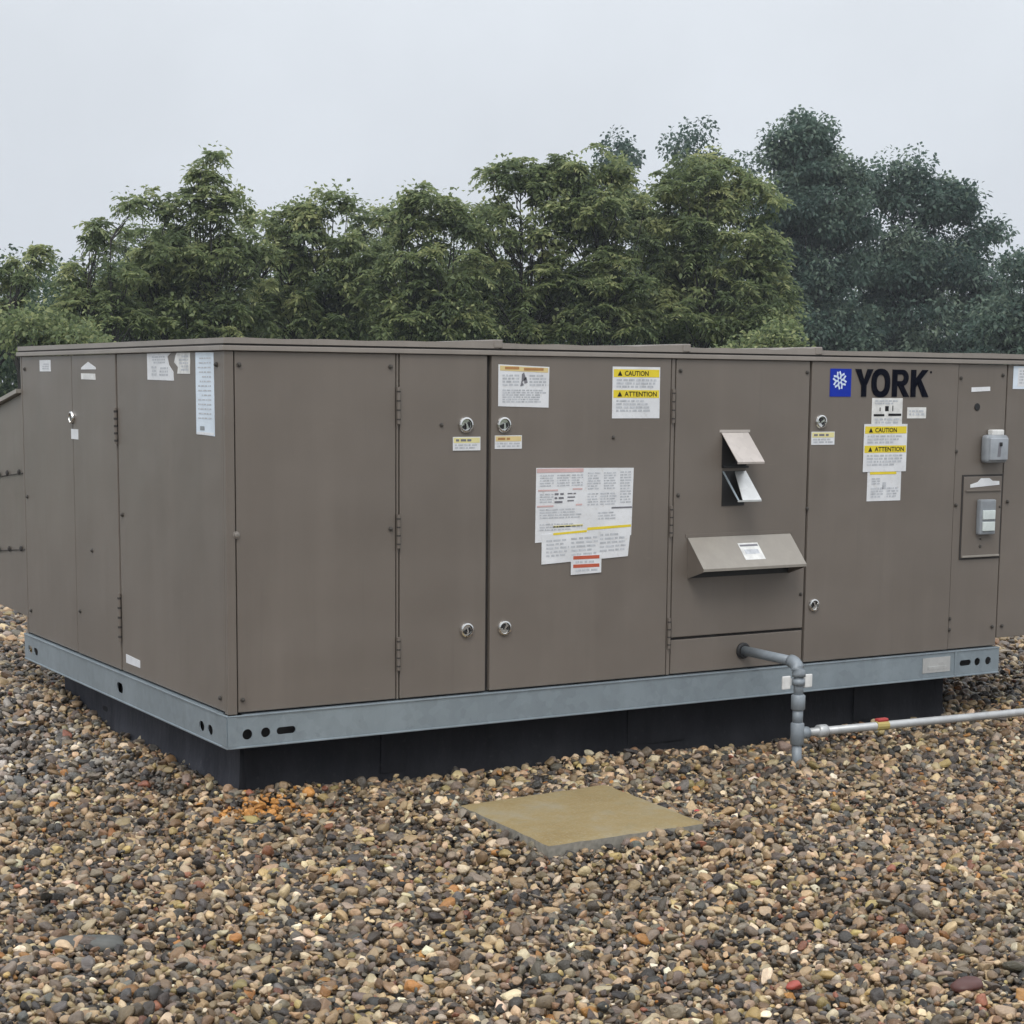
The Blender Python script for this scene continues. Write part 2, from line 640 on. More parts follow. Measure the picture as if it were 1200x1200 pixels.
def build_gravel():
    pcol = bpy.data.collections.new('pebble_shapes')
    NP = 10
    for k in range(NP):
        bm = bmesh.new()
        bmesh.ops.create_icosphere(bm, subdivisions=3, radius=0.5)
        rr = random.Random(100 + k)
        dirs = [(Vector((rr.gauss(0, 1), rr.gauss(0, 1), rr.gauss(0, 1))).normalized(), rr.uniform(0.22, 0.42)) for _ in range(8 + k)]
        for v in bm.verts:
            nrm = v.co.normalized()
            co = v.co.copy()
            for dvec, lim in dirs:                          # worn flats
                t = co.dot(dvec)
                if t > lim:
                    co -= dvec * (t - lim) * (0.7 if k % 2 else 0.92)
            v.co = co
        me = bpy.data.meshes.new('pebble')
        bm.to_mesh(me)
        bm.free()
        for p in me.polygons:
            p.use_smooth = True
        me.materials.append(M['pebble'])
        pcol.objects.link(bpy.data.objects.new('pebble', me))
    # where pebbles lie: the part of the roof in front of and around the unit
    P = []
    fx, fy = FWD.x / math.hypot(FWD.x, FWD.y), FWD.y / math.hypot(FWD.x, FWD.y)
    for d0, d1, s in ((3.0, 6.5, 0.0215), (6.5, 10.0, 0.025), (10.0, 15.5, 0.040)):
        ds = np.arange(d0, d1, s)
        for layer in (0, 1, 2):
            for d in ds:
                half = d * 0.30 + 0.5
                n = int(2 * half / s)
                t = -half + (np.arange(n) + 0.5) * s
                if layer == 1:
                    t = t[RNG.random(n) < 0.34]
                if layer == 2:                              # grit and chips between the stones
                    if d > 8:
                        continue
                    t = t[RNG.random(n) < 0.45]
                t = t + RNG.uniform(-.5, .5, t.shape) * s
                dd = d + RNG.uniform(-.5, .5, t.shape) * s
                x = CAM.x + fx * dd + fy * t
                y = CAM.y + fy * dd - fx * t
                P.append(np.stack([x, y, np.full_like(x, layer), np.full_like(x, s)], -1))
    P = np.concatenate(P)
    x, y = P[:, 0], P[:, 1]
    keep = ~((x > 0.09) & (x < 3.39) & (y > 0.09) & (y < 2.09))
    keep &= ~in_poly(x, y, SLAB, -0.01)
    keep &= (x > ROOF[0] + .3) & (x < ROOF[2] - .3) & (y > ROOF[1] + .3) & (y < ROOF[3] - .3)
    P = P[keep]
    N = len(P)
    x, y, lay, s = P.T
    gh = np.array([gravel_h(a, b) for a, b in zip(x, y)])
    size = s * np.clip(RNG.lognormal(0.17, 0.36, N), 0.7, 2.4)
    size = np.maximum(size, 0.018)
    grit = lay == 2
    size[grit] = RNG.uniform(0.007, 0.015, grit.sum())
    lay = np.where(grit, 0.6, lay)
    scl = np.stack([size * RNG.uniform(0.95, 1.5, N), size * RNG.uniform(0.75, 1.05, N), size * RNG.uniform(0.5, 0.9, N)], -1)
    z = gh - 0.026 + lay * 0.014 + RNG.uniform(0, 0.018, N)
    rot = np.stack([RNG.normal(0, 0.48, N), RNG.normal(0, 0.48, N), RNG.uniform(0, 6.283, N)], -1)
    pal = np.array([[.37, .275, .175], [.50, .39, .265], [.27, .225, .185], [.18, .155, .135], [.040, .037, .036], [.58, .49, .37],
                    [.20, .13, .080], [.38, .19, .065], [.72, .66, .56], [.33, .25, .175], [.38, .30, .14], [.085, .072, .062], [.27, .115, .075], [.13, .13, .128]])
    wt = np.array([16, 12, 13, 12, 14, 7.0, 11, 1.5, 1.8, 7, 3.5, 12, 0.9, 5.])
    idx = RNG.choice(len(pal), N, p=wt / wt.sum())
    col = pal[idx] * RNG.uniform(0.50, 1.34, (N, 1)) * np.array([1.02, .965, .85]) * RNG.uniform(0.94, 1.06, (N, 3))
    # damp and silt-stained patches
    wet = np.sin(x * 3.1 + 1.3 * np.sin(y * 2.3)) * np.sin(y * 3.7 + 1.1 * np.sin(x * 1.9)) + 0.5 * np.sin(x * 9.1 + y * 7.3)
    col *= (1 - 0.20 * np.clip(wet, 0, 1))[:, None]
    # the orange-stained stones at the near corner of the curb
    near = np.exp(-(((x - 0.05) / 0.12) ** 2 + ((y + 0.13) / 0.10) ** 2)) > RNG.random(N) * 0.95
    col[near] = np.array([.46, .215, .055]) * RNG.uniform(0.6, 1.3, (near.sum(), 1))
    # greyer, wetter stones on the left and behind the unit
    gl = (x < -0.05) & (y > 0.5) & (RNG.random(N) < .5)
    col[gl] = col[gl].mean(1, keepdims=True) * 0.6 + col[gl] * 0.4
    me = bpy.data.meshes.new('gravel')
    me.vertices.add(N)
    me.vertices.foreach_set('co', np.stack([x, y, z], -1).astype(np.float32).ravel())
    a = me.attributes.new('rot', 'FLOAT_VECTOR', 'POINT'); a.data.foreach_set('vector', rot.astype(np.float32).ravel())
    a = me.attributes.new('scl', 'FLOAT_VECTOR', 'POINT'); a.data.foreach_set('vector', scl.astype(np.float32).ravel())
    a = me.attributes.new('pick', 'INT', 'POINT'); a.data.foreach_set('value', RNG.integers(0, NP, N).astype(np.int32))
    a = me.attributes.new('tint', 'FLOAT_COLOR', 'POINT'); a.data.foreach_set('color', np.concatenate([col, np.ones((N, 1))], 1).astype(np.float32).ravel())
    me.update()
    o = link_mesh('gravel', me, M['pebble'])
    o['kind'] = 'stuff'
    o['label'] = 'rounded river gravel in tan, grey, black and white covering the flat roof'
    o['category'] = 'gravel'
    ng = bpy.data.node_groups.new('pebble_scatter', 'GeometryNodeTree')
    ng.interface.new_socket('Geometry', in_out='INPUT', socket_type='NodeSocketGeometry')
    ng.interface.new_socket('Geometry', in_out='OUTPUT', socket_type='NodeSocketGeometry')
    nn, ll = ng.nodes, ng.links
    gi, go = nn.new('NodeGroupInput'), nn.new('NodeGroupOutput')
    m2p = nn.new('GeometryNodeMeshToPoints')
    iop = nn.new('GeometryNodeInstanceOnPoints')
    ci = nn.new('GeometryNodeCollectionInfo')
    ci.inputs['Collection'].default_value = pcol
    ci.inputs['Separate Children'].default_value = True
    ci.inputs['Reset Children'].default_value = True

    def attr(nm, ty):
        q = nn.new('GeometryNodeInputNamedAttribute')
        q.data_type = ty
        q.inputs['Name'].default_value = nm
        return q.outputs['Attribute']
    e2r = nn.new('FunctionNodeEulerToRotation')
    ll.new(gi.outputs[0], m2p.inputs['Mesh'])
    ll.new(m2p.outputs[0], iop.inputs['Points'])
    ll.new(ci.outputs[0], iop.inputs['Instance'])
    iop.inputs['Pick Instance'].default_value = True
    ll.new(attr('pick', 'INT'), iop.inputs['Instance Index'])
    ll.new(attr('rot', 'FLOAT_VECTOR'), e2r.inputs[0])
    ll.new(e2r.outputs[0], iop.inputs['Rotation'])
    ll.new(attr('scl', 'FLOAT_VECTOR'), iop.inputs['Scale'])
    ll.new(iop.outputs[0], go.inputs[0])
    md = o.modifiers.new('scatter', 'NODES')
    md.node_group = ng
    print('pebbles', N)


build_gravel()

# ================================================================== CURB
def build_curb():
    t = thing('roof_curb', 'low black membrane-wrapped curb under the brown rooftop unit', 'roof curb', (1.74, 1.09, -0.02))
    # wrapped membrane: slightly wavy upright flashing that flares at the foot
    def wall(p0, p1, nrm, seed, mt='membrane'):
        rr = random.Random(seed)
        bm = bmesh.new()
        n = 40
        rows = [(-0.06, 0.030), (0.0, 0.018), (0.03, 0.006), (0.08, 0.0), (0.14, 0.0), (0.193, 0.0)]
        ph = [rr.uniform(0, 6.28) for _ in range(3)]
        g = []
        for i in range(n + 1):
            f = i / n
            c = Vector(p0).lerp(Vector(p1), f)
            wv = 0.009 * math.sin(f * 19 + ph[0]) + 0.006 * math.sin(f * 43 + ph[1])
            if i in (0, n):
                wv = 0
            g.append([bm.verts.new((c.x + nrm[0] * (o_ + wv * (1 - k / 5)), c.y + nrm[1] * (o_ + wv * (1 - k / 5)), z_)) for k, (z_, o_) in enumerate(rows)])
        for i in range(n):
            for k in range(len(rows) - 1):
                bm.faces.new((g[i][k], g[i + 1][k], g[i + 1][k + 1], g[i][k + 1]))
        bmesh.ops.recalc_face_normals(bm, faces=bm.faces[:])
        return obj('flashing', bm, M[mt], t, smooth=True)
    a, b, c, d = (0.08, 0.08, 0), (3.40, 0.08, 0), (3.40, 2.10, 0), (0.08, 2.10, 0)
    wall(a, b, (0, -1), 1)
    wall(d, a, (-1, 0), 2, 'membrane_lit')['label'] = 'grey end flashing, side light painted in, some dust'
    wall(b, c, (1, 0), 3)
    wall(c, d, (0, 1), 4)
    obj('curb_frame', box(0.085, 0.085, -0.1, 3.395, 2.095, 0.195), M['membrane'], t)
    # folded corner flap where the two membrane sheets lap
    bm = bmesh.new()
    pts = [(0.070, 0.19), (0.125, 0.19), (0.138, 0.02), (0.062, 0.02)]
    tube(bm, [(0.078, 0.078, -0.03), (0.079, 0.079, 0.05), (0.082, 0.082, 0.193)], [0.022, 0.012, 0.008], 8)
    obj('corner_fold', bm, M['membrane'], t, smooth=True)
    # overlapped seam patch on the front flashing
    for k, (u0, u1) in enumerate(((1.71, 1.99), (0.62, 0.72), (2.88, 2.98))):
        bm = poly_sheet(lambda u, v, d_=0: Vector((u, 0.08 - d_, v)), [(u0, 0.03), (u1, 0.03), (u1, 0.185), (u0, 0.185)], 0.007, 0.006)
        obj('membrane_patch', bm, M['membrane'], t)


build_curb()

# ================================================================== ROOFTOP UNIT
LX, WY = 3.633, 2.374
ZB, ZT = 0.310, 1.545
unit = thing('rooftop_air_conditioner', 'large brown sheet-metal rooftop air conditioner on a galvanised base rail', 'air conditioner', (0, 0, 0.198))


def panel(name, face, u0, u1, v0, v1, d=0.0, thick=0.02, mat='paint', bevel=0.003, parent=None, label=None):
    a, b = face(u0, v0, d), face(u1, v1, d - thick)
    lo = [min(a[i], b[i]) for i in range(3)]
    hi = [max(a[i], b[i]) for i in range(3)]
    o = obj(name, box(*lo, *hi, bevel=bevel), M[mat], parent or unit)
    if label:
        o['label'] = label
    return o


# inner cabinet, seen only as the dark of the seams
obj('cabinet', box(0.016, 0.016, ZB + 0.004, LX - 0.004, WY - 0.012, ZT - 0.002), M['core'], unit)
# corner posts
bm = box(-0.003, -0.003, ZB, 0.030, 0.0155, ZT, bevel=0.003)
ax_box(bm, -0.003, 0.0158, ZB, 0.0155, 0.030, ZT, bevel=0.003)
obj('corner_post', bm, M['paint'], unit)
# front face
pf_end = panel('end_panel', FR, 0.035, 0.641, ZB + .006, ZT)
d1 = panel('access_door', FR, 0.657, 1.012, ZB + .006, ZT, 0.003)
d2 = panel('access_door', FR, 1.030, 1.830, ZB + .006, ZT, 0.004)
panel('hinge_post', FR, 1.836, 1.852, ZB + .004, ZT, 0.001)
panel('hinge_post', FR, 0.645, 0.653, ZB + .004, ZT, 0.0)
vp = panel('vent_panel', FR, 1.857, 2.520, 0.461, ZT, 0.002)
panel('lower_panel', FR, 1.857, 2.520, ZB + .006, 0.450, 0.0)
d3 = panel('access_door', FR, 2.530, 3.336, ZB + .006, ZT, 0.004)
cpn = panel('control_panel', FR, 3.341, 3.626, ZB + .006, ZT, 0.0)
# end hood section bolted on past the end of the rail
panel('end_section', FR, 3.634, 4.45, 0.347, ZT, -0.001, 1.9)
# side face
panel('side_panel', SD, 0.035, 1.088, ZB + .006, ZT, 0.0)
panel('side_door', SD, 1.100, 1.640, ZB + .006, ZT, 0.002)
panel('side_door', SD, 1.647, 2.350, ZB + .006, ZT, 0.001)
panel('corner_post', SD, 2.354, 2.374, ZB, ZT, 0.002)
# back face
panel('back_panel', lambda u, v, d=0: Vector((u, WY + d, v)), 0.002, LX - .004, ZB, ZT, 0.0, 0.01)

# sloped intake hood on the back, flush with the end face
bm = bmesh.new()
prof = [(2.376, 0.385), (3.25, 0.405), (3.25, 1.24), (2.376, 1.382)]
lo = [bm.verts.new((0.002, y, z)) for y, z in prof]
hi = [bm.verts.new((3.2, y, z)) for y, z in prof]
bm.faces.new(lo[::-1]); bm.faces.new(hi)
for i in range(4):
    bm.faces.new((lo[i], lo[(i + 1) % 4], hi[(i + 1) % 4], hi[i]))
bmesh.ops.recalc_face_normals(bm, faces=bm.faces[:])
hood = obj('intake_hood', bm, M['paint'], unit)
bm = bmesh.new()
for zo, w in ((0.010, 0.014),):
    vv = [bm.verts.new(p) for p in ((-0.022, 2.378, 1.386), (-0.022, 3.28, 1.241), (3.22, 3.28, 1.241), (3.22, 2.378, 1.386),
                                    (-0.022, 2.378, 1.404), (-0.022, 3.28, 1.259), (3.22, 3.28, 1.259), (3.22, 2.378, 1.404))]
    for f in ((0, 1, 2, 3), (4, 7, 6, 5), (0, 4, 5, 1), (1, 5, 6, 2), (2, 6, 7, 3), (3, 7, 4, 0)):
        bm.faces.new([vv[i] for i in f])
bmesh.ops.recalc_face_normals(bm, faces=bm.faces[:])
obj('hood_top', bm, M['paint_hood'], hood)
for z0, z1 in ((1.032, 0.997), (0.690, 0.648)):
    bm = bmesh.new()
    vv = [bm.verts.new(p) for p in ((-0.003, 2.38, z0), (-0.003, 3.24, z1 - .04), (-0.003, 3.24, z1 - .043), (-0.003, 2.38, z0 - .003),
                                    (0.003, 2.38, z0), (0.003, 3.24, z1 - .04), (0.003, 3.24, z1 - .043), (0.003, 2.38, z0 - .003))]
    for f in ((0, 1, 2, 3), (4, 7, 6, 5), (0, 4, 5, 1), (1, 5, 6, 2), (2, 6, 7, 3), (3, 7, 4, 0)):
        bm.faces.new([vv[i] for i in f])
    bmesh.ops.recalc_face_normals(bm, faces=bm.faces[:])
    obj('hood_seam', bm, M['core'], hood)

# roof: four panels with standing seams, and a folded drip edge
XS = [-0.012, 1.060, 1.903, 2.562, 4.47]
for k in range(4):
    a, b = XS[k], XS[k + 1]
    bm = bmesh.new()
    n = 14
    top, bot = [], []
    for i in range(n + 1):
        f = i / n
        xx = a + 0.004 + (b - a - 0.008) * f
        rise = 0.009 * max(0, (f - 0.55) / 0.45) ** 1.6 if k < 3 else 0.004 * f
        rise += 0.0015 * math.sin(f * 23 + k)
        top.append(1.589 + rise)
        bot.append(xx)
    v = {}
    for i in range(n + 1):
        for j, yy in enumerate((-0.012, WY + 0.012)):
            v[i, j, 0] = bm.verts.new((bot[i], yy, 1.5705))
            v[i, j, 1] = bm.verts.new((bot[i], yy, top[i]))
    for i in range(n):
        bm.faces.new((v[i, 0, 0], v[i + 1, 0, 0], v[i + 1, 0, 1], v[i, 0, 1]))
        bm.faces.new((v[i, 1, 0], v[i, 1, 1], v[i + 1, 1, 1], v[i + 1, 1, 0]))
        bm.faces.new((v[i, 0, 1], v[i + 1, 0, 1], v[i + 1, 1, 1], v[i, 1, 1]))
        bm.faces.new((v[i, 0, 0], v[i, 1, 0], v[i + 1, 1, 0], v[i + 1, 0, 0]))
    for i in (0, n):
        bm.faces.new((v[i, 0, 0], v[i, 0, 1], v[i, 1, 1], v[i, 1, 0]))
    bmesh.ops.recalc_face_normals(bm, faces=bm.faces[:])
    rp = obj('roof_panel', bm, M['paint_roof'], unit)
    if k < 3:
        obj('standing_seam', box(b - 0.026, -0.0155, 1.572, b + 0.010, WY + .021, 1.602, bevel=0.004), M['paint_roof'], rp)
bm = box(-0.013, -0.013, 1.5465, 4.46, 0.010, 1.5635, bevel=0.0025)
ax_box(bm, -0.013, 0.0102, 1.5465, 0.010, WY + .022, 1.5635, bevel=0.0025)
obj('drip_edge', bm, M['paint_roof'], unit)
obj('roof_recess', box(-0.006, -0.006, 1.5637, 4.45, WY + .01, 1.5703), M['core'], unit)


# base rail with real holes
def cutter(shapes, face):
    bm = bmesh.new()
    for (u, v, ru, rv) in shapes:
        n = 20
        pts = []
        for k in range(n):
            a = 2 * math.pi * k / n
            if ru > rv * 1.5:                                # slot with round ends
                cxx = (ru - rv) * (1 if math.cos(a) > 0 else -1)
                pts.append((u + cxx + rv * math.cos(a), v + rv * math.sin(a)))
            else:
                pts.append((u + ru * math.cos(a), v + rv * math.sin(a)))
        fa = [bm.verts.new(face(p, q, 0.03)) for p, q in pts]
        fb = [bm.verts.new(face(p, q, -0.03)) for p, q in pts]
        bm.faces.new(fa); bm.faces.new(fb[::-1])
        for k in range(n):
            bm.faces.new((fa[k], fb[k], fb[(k + 1) % n], fa[(k + 1) % n]))
    bmesh.ops.recalc_face_normals(bm, faces=bm.faces[:])
    return bm


def rail(face, u0, u1, holes, name):
    a, b = face(u0, 0.199, 0.012), face(u1, 0.303, 0.007)
    lo = [min(a[i], b[i]) for i in range(3)]
    hi = [max(a[i], b[i]) for i in range(3)]
    o = obj(name, box(*lo, *hi), M['galv'], unit)
    c = obj('cut', cutter(holes, face))
    md = o.modifiers.new('holes', 'BOOLEAN')
    md.object = c
    md.operation = 'DIFFERENCE'
    md.solver = 'EXACT'
    dg = bpy.context.evaluated_depsgraph_get()
    me = bpy.data.meshes.new_from_object(o.evaluated_get(dg))
    o.modifiers.clear()
    old = o.data
    o.data = me
    bpy.data.meshes.remove(old)
    bpy.data.objects.remove(c)
    if not me.materials:
        me.materials.append(M['galv'])
    # rolled top and bottom lips
    for z0, z1, dd in ((0.3032, 0.3092, 0.016), (0.1925, 0.1988, 0.015)):
        a, b = face(u0, z0, dd), face(u1, z1, -0.05)
        lo = [min(a[i], b[i]) for i in range(3)]
        hi = [max(a[i], b[i]) for i in range(3)]
        obj('rail_lip', box(*lo, *hi, bevel=0.0015), M['galv'], o)
    return o


R0 = rail(FR, -0.0065, 3.640, [(0.062, 0.240, 0.0185, 0.0185), (0.130, 0.241, 0.0175, 0.0175), (0.207, 0.242, 0.036, 0.013),
                             (3.438, 0.251, 0.034, 0.013), (3.510, 0.251, 0.0175, 0.0175), (3.575, 0.251, 0.0175, 0.0175)], 'base_rail')
R1 = rail(SD, -0.012, 2.385, [(0.225, 0.237, 0.024, 0.019), (0.145, 0.236, 0.024, 0.019), (1.092, 0.247, 0.036, 0.021),
                           (2.300, 0.245, 0.03, 0.017), (2.215, 0.245, 0.03, 0.017)], 'base_rail')
# dark channel behind the web, so holes look into depth
obj('rail_channel', box(0.03, 0.03, 0.2, LX + .002, WY + 0.006, 0.3045), M['core'], unit)
# upright corner gusset plates at the rail ends
for fc, u0, u1 in ((FR, -0.011, 0.022), (SD, -0.011, 0.03), (FR, 3.372, 3.384)):
    a, b = fc(u0, 0.2, 0.015), fc(u1, 0.302, 0.0122)
    obj('rail_gusset', box(*[min(a[i], b[i]) for i in range(3)], *[max(a[i], b[i]) for i in range(3)], bevel=0.001), M['galv'], unit)
obj('rail_plate', poly_sheet(FR, rect(3.185, 0.222, 3.345, 0.288), 0.0145, 0.002), M['galv_bright'], unit)
o = obj('rail_plate_rib', poly_sheet(FR, rect(3.215, 0.236, 3.325, 0.249), 0.0165, 0.0015), M['galv_bright'], unit)


# small things repeated on the cabinet ------------------------------------------------
def disc_bm(face, u, v, prof, n=18):
    """lathe about the outward normal: prof = [(radius, depth)...]"""
    bm = bmesh.new()
    rings = []
    for r, d in prof:
        rings.append([bm.verts.new(face(u + r * math.cos(2 * math.pi * k / n), v + r * math.sin(2 * math.pi * k / n), d)) for k in range(n)])
    for a, b in zip(rings, rings[1:]):
        for k in range(n):
            bm.faces.new((a[k], a[(k + 1) % n], b[(k + 1) % n], b[k]))
    bm.faces.new(rings[-1])
    bmesh.ops.recalc_face_normals(bm, faces=bm.faces[:])
    return bm


def screw(face, u, v, r=0.007, mat='screw'):
    obj('screw', disc_bm(face, u, v, [(r * 1.5, 0.002), (r * 1.45, 0.005), (r, 0.0055), (r * 0.9, 0.0095), (r * .5, 0.0105)], 10), M[mat], unit)


def latch(face, u, v, ang, r=0.030):
    lt = obj('latch', disc_bm(face, u, v, [(r, 0.003), (r, 0.008), (r * .92, 0.013), (r * .74, 0.0145), (r * .66, 0.0085), (r * .1, 0.008)], 24), M['chrome'], unit, smooth=False)
    # dark turned recess, a wedge with a chrome tongue
    a0 = math.radians(ang)
    pts = [(u + r * .60 * math.cos(a0 + t), v + r * .60 * math.sin(a0 + t)) for t in (0, 0.5, 1.0, 2.2, 2.9, 3.6)]
    obj('latch_recess', poly_sheet(face, pts, 0.0105, 0.0015), M['black'], lt)
    ton = [(u + r * .5 * math.cos(a0 + 1.5 + t) * q, v + r * .5 * math.sin(a0 + 1.5 + t) * q) for t, q in ((-.35, 1), (.35, 1), (math.pi - .3, .5), (math.pi + .3, .5))]
    obj('latch_tongue', poly_sheet(face, ton, 0.0150, 0.004), M['chrome'], lt)


latch(FR, 0.923, 1.296, 200)
latch(FR, 0.931, 0.549, 190, 0.028)
latch(FR, 1.082, 1.296, 185)
latch(FR, 1.091, 0.547, 330, 0.029)
latch(FR, 2.582, 1.303, 300, 0.029)
latch(FR, 2.573, 0.552, 20, 0.027)
latch(SD, 1.640, 1.292, 190, 0.026)
# hinges on the seams
for u in (0.649, 1.842):
    for v0, v1 in ((1.30, 1.43), (0.86, 0.98), (0.42, 0.54)):
        bm = bmesh.new()
        tube(bm, [FR(u, v0, 0.008), FR(u, v1, 0.008)], 0.0065, 10)
        hg = obj('hinge', bm, M['paint'], unit, smooth=False)
        bm = bmesh.new()
        for q in range(4):
            z = v0 + (v1 - v0) * (q + .5) / 4
            tube(bm, [FR(u, z - .0025, 0.0085), FR(u, z + .0025, 0.0085)], 0.0072, 10)
        obj('hinge_knuckle', bm, M['core'], hg)
for v0, v1 in ((1.20, 1.34), (0.43, 0.62)):
    bm = bmesh.new()
    tube(bm, [SD(1.094, v0, 0.006), SD(1.094, v1, 0.006)], 0.0065, 10)
    hg = obj('hinge', bm, M['paint'], unit)
    bm = bmesh.new()
    for q in range(5):
        z = v0 + (v1 - v0) * (q + .5) / 5
        tube(bm, [SD(1.094, z - .004, 0.0065), SD(1.094, z + .004, 0.0065)], 0.0072, 10)
    obj('hinge_knuckle', bm, M['core'], hg)
for u, v in ((3.353, 1.485), (3.341, 1.174), (3.352, 0.943), (3.343, 0.402), (3.343, 0.45), (3.60, 0.40), (3.60, 1.50), (3.61, 0.93), (0.824, 1.296),
             (1.566, 1.246), (1.875, 1.50), (1.875, 1.02), (2.505, 1.50), (2.505, .60), (2.525, .95), (0.05, 1.50), (0.62, 1.50), (0.05, .36), (0.62, .93), (3.66, 0.40), (3.66, .95)):
    screw(FR, u, v, 0.0055)
screw(FR, 0.033, 0.928, 0.009, 'screw_glint')
obj('knockout', disc_bm(FR, 3.455, 1.363, [(0.016, 0.001), (0.016, 0.003), (0.012, 0.0035)], 16), M['black'], unit)
for u, v in ((1.423, 0.761), (1.596, 0.495), (2.312, 0.929), (0.07, 1.5), (1.05, 0.93), (0.07, 0.36), (2.30, 1.49), (2.30, .42)):
    screw(SD, u, v, 0.006)
for u, v in ((2.755, 1.007), (2.43, 1.033), (2.792, 0.655), (2.43, 0.688), (2.62, 1.02), (2.62, 0.672)):
    bm = disc_bm(SD, u, v, [(0.013, 0.002), (0.013, 0.006), (0.007, 0.010)], 10)
    obj('hood_screw', bm, M['core'], hood)


# stickers -----------------------------------------------------------------------------
def sticker(name, face, pts, mat='paper', d=0.006, label=None):
    o = obj(name, poly_sheet(face, pts, d, 0.0015), M[mat], unit)
    if label:
        o['label'] = label
    return o


def band(st, face, pts, mat, d=0.0066, name='colour_band'):
    return obj(name, poly_sheet(face, pts, d, 0.0005), M[mat], st)


def fine(st, face, rows, d=0.0066, mat='grey_ink'):
    return obj('fine_print', quads(face, rows, d), M[mat], st)


def lettering(st, face, body, u, v, size, width, d=0.0072, mat='ink', bold=0.015):
    return obj('lettering', text_bm(body, face, u, v, size, width, d, bold), M[mat], st)


def tri_mark(st, face, u, v, s, d=0.0072, mat='ink'):
    return obj('warning_triangle', quads(face, [[(u - s / 2, v), (u + s / 2, v), (u, v + s * .9)]], d), M[mat], st)


# notice with orange header
s1 = sticker('warning_sticker', FR, [(1.058, 1.363), (1.274, 1.358), (1.276, 1.507), (1.058, 1.514)], d=0.0058, label='white notice sticker with orange header')
band(s1, FR, [(1.064, 1.492), (1.270, 1.486), (1.271, 1.503), (1.064, 1.510)], 'ochre')
fine(s1, FR, [[(a, v - 0.0035), (b, v - 0.0035), (b, v + .006), (a, v + .006)] for a, b, v in ((1.085, 1.145, 1.500), (1.165, 1.25, 1.4965))], 0.0072, 'brown_ink')
fine(s1, FR, print_rows(1.075, 1.375, 1.262, 1.425, 6, 3) + print_rows(1.075, 1.435, 1.145, 1.48, 4, 4) + print_rows(1.19, 1.435, 1.262, 1.48, 4, 5))
obj('hazard_mark', quads(FR, [[(1.150, 1.435), (1.166, 1.44), (1.156, 1.456)], [(1.156, 1.450), (1.176, 1.462), (1.166, 1.486), (1.157, 1.480)],
                              [(1.168, 1.445), (1.182, 1.449), (1.176, 1.470), (1.166, 1.462)]], 0.0070), M['soft_ink'], s1)


def caution(u0, v0, u1, v1, d=0.0058, label=None, seed=1):
    w, h = u1 - u0, v1 - v0
    st = sticker('caution_sticker', FR, rect(u0, v0, u1, v1), d=d, label=label)
    for f, body in ((0.80, 'CAUTION'), (0.40, 'ATTENTION')):
        a = v0 + h * f
        bh = h * 0.15
        band(st, FR, rect(u0 + w * .02, a, u1 - w * .02, a + bh), 'yellow', d + .0007)
        tri_mark(st, FR, u0 + w * .15, a + bh * .16, bh * .75, d + .0014)
        lettering(st, FR, body, u0 + w * .25, a + bh * .17, bh * .64, w * (0.50 if body == 'CAUTION' else 0.68), d + .0014)
    fine(st, FR, print_rows(u0 + w * .08, v0 + h * .585, u1 - w * .08, v0 + h * .775, 3, seed) +
         print_rows(u0 + w * .08, v0 + h * .12, u1 - w * .10, v0 + h * .37, 4, seed + 1), d + .0008)
    return st


caution(1.558, 1.318, 1.777, 1.512, label='white caution sticker with two yellow bands', seed=21)
# latch labels
for u0, v0, u1, v1, mt in ((0.870, 1.204, 0.984, 1.253, 'pale_yellow'), (1.045, 1.208, 1.160, 1.257, 'ochre'), (2.535, 1.209, 2.657, 1.262, 'pale_yellow')):
    st = sticker('latch_label', FR, rect(u0, v0, u1, v1), 'paper', 0.0058)
    h = v1 - v0
    band(st, FR, rect(u0 + .003, v0 + h * .56, u1 - .003, v1 - .003), mt)
    fine(st, FR, print_rows(u0 + .012, v0 + h * .62, u1 - .03, v1 - h * .12, 1, int(u0 * 100)), 0.0072, 'soft_ink' if mt == 'pale_yellow' else 'brown_ink')
    fine(st, FR, print_rows(u0 + .008, v0 + h * .1, u1 - .008, v0 + h * .5, 2, int(u0 * 90)))
# large wiring / data sheets
s4 = sticker('wiring_diagram', FR, [(1.222, 0.858), (1.655, 0.872), (1.662, 1.130), (1.224, 1.136)], d=0.0056, label='large white wiring diagram sticker')
band(s4, FR, [(1.226, 1.118), (1.432, 1.118), (1.432, 1.132), (1.226, 1.133)], 'pink')
rows = []
for (a, b, c, d_, r_, sd_) in ((1.24, 1.065, 1.30, 1.112, 5, 31), (1.315, 1.065, 1.37, 1.112, 5, 32), (1.38, 1.065, 1.43, 1.112, 5, 33), (1.24, 1.005, 1.30, 1.042, 4, 34),
                               (1.24, 0.945, 1.43, 0.985, 4, 35), (1.452, 1.05, 1.51, 1.118, 7, 36), (1.525, 1.05, 1.58, 1.118, 7, 37), (1.60, 0.995, 1.65, 1.12, 12, 38),
                               (1.452, 0.99, 1.50, 1.04, 5, 39), (1.51, 0.99, 1.585, 1.04, 5, 40), (1.50, 0.935, 1.58, 0.968, 3, 41), (1.24, 0.90, 1.43, 0.93, 3, 42)):
    rows += print_rows(a, b, c, d_, r_, sd_, 0.5)
fine(s4, FR, rows)
fine(s4, FR, print_rows(1.305, 1.000, 1.345, 1.045, 3, 50, .5) + print_rows(1.362, 1.005, 1.40, 1.045, 3, 51, .35) + [(1.562, 0.977, 1.656, 0.983)], mat='soft_ink')
for v, u0, u1 in ((1.049, 1.232, 1.32), (1.052, 1.385, 1.428), (0.990, 1.228, 1.30), (0.993, 1.40, 1.428)):
    band(s4, FR, rect(u0, v, u1, v + .006), 'pink')
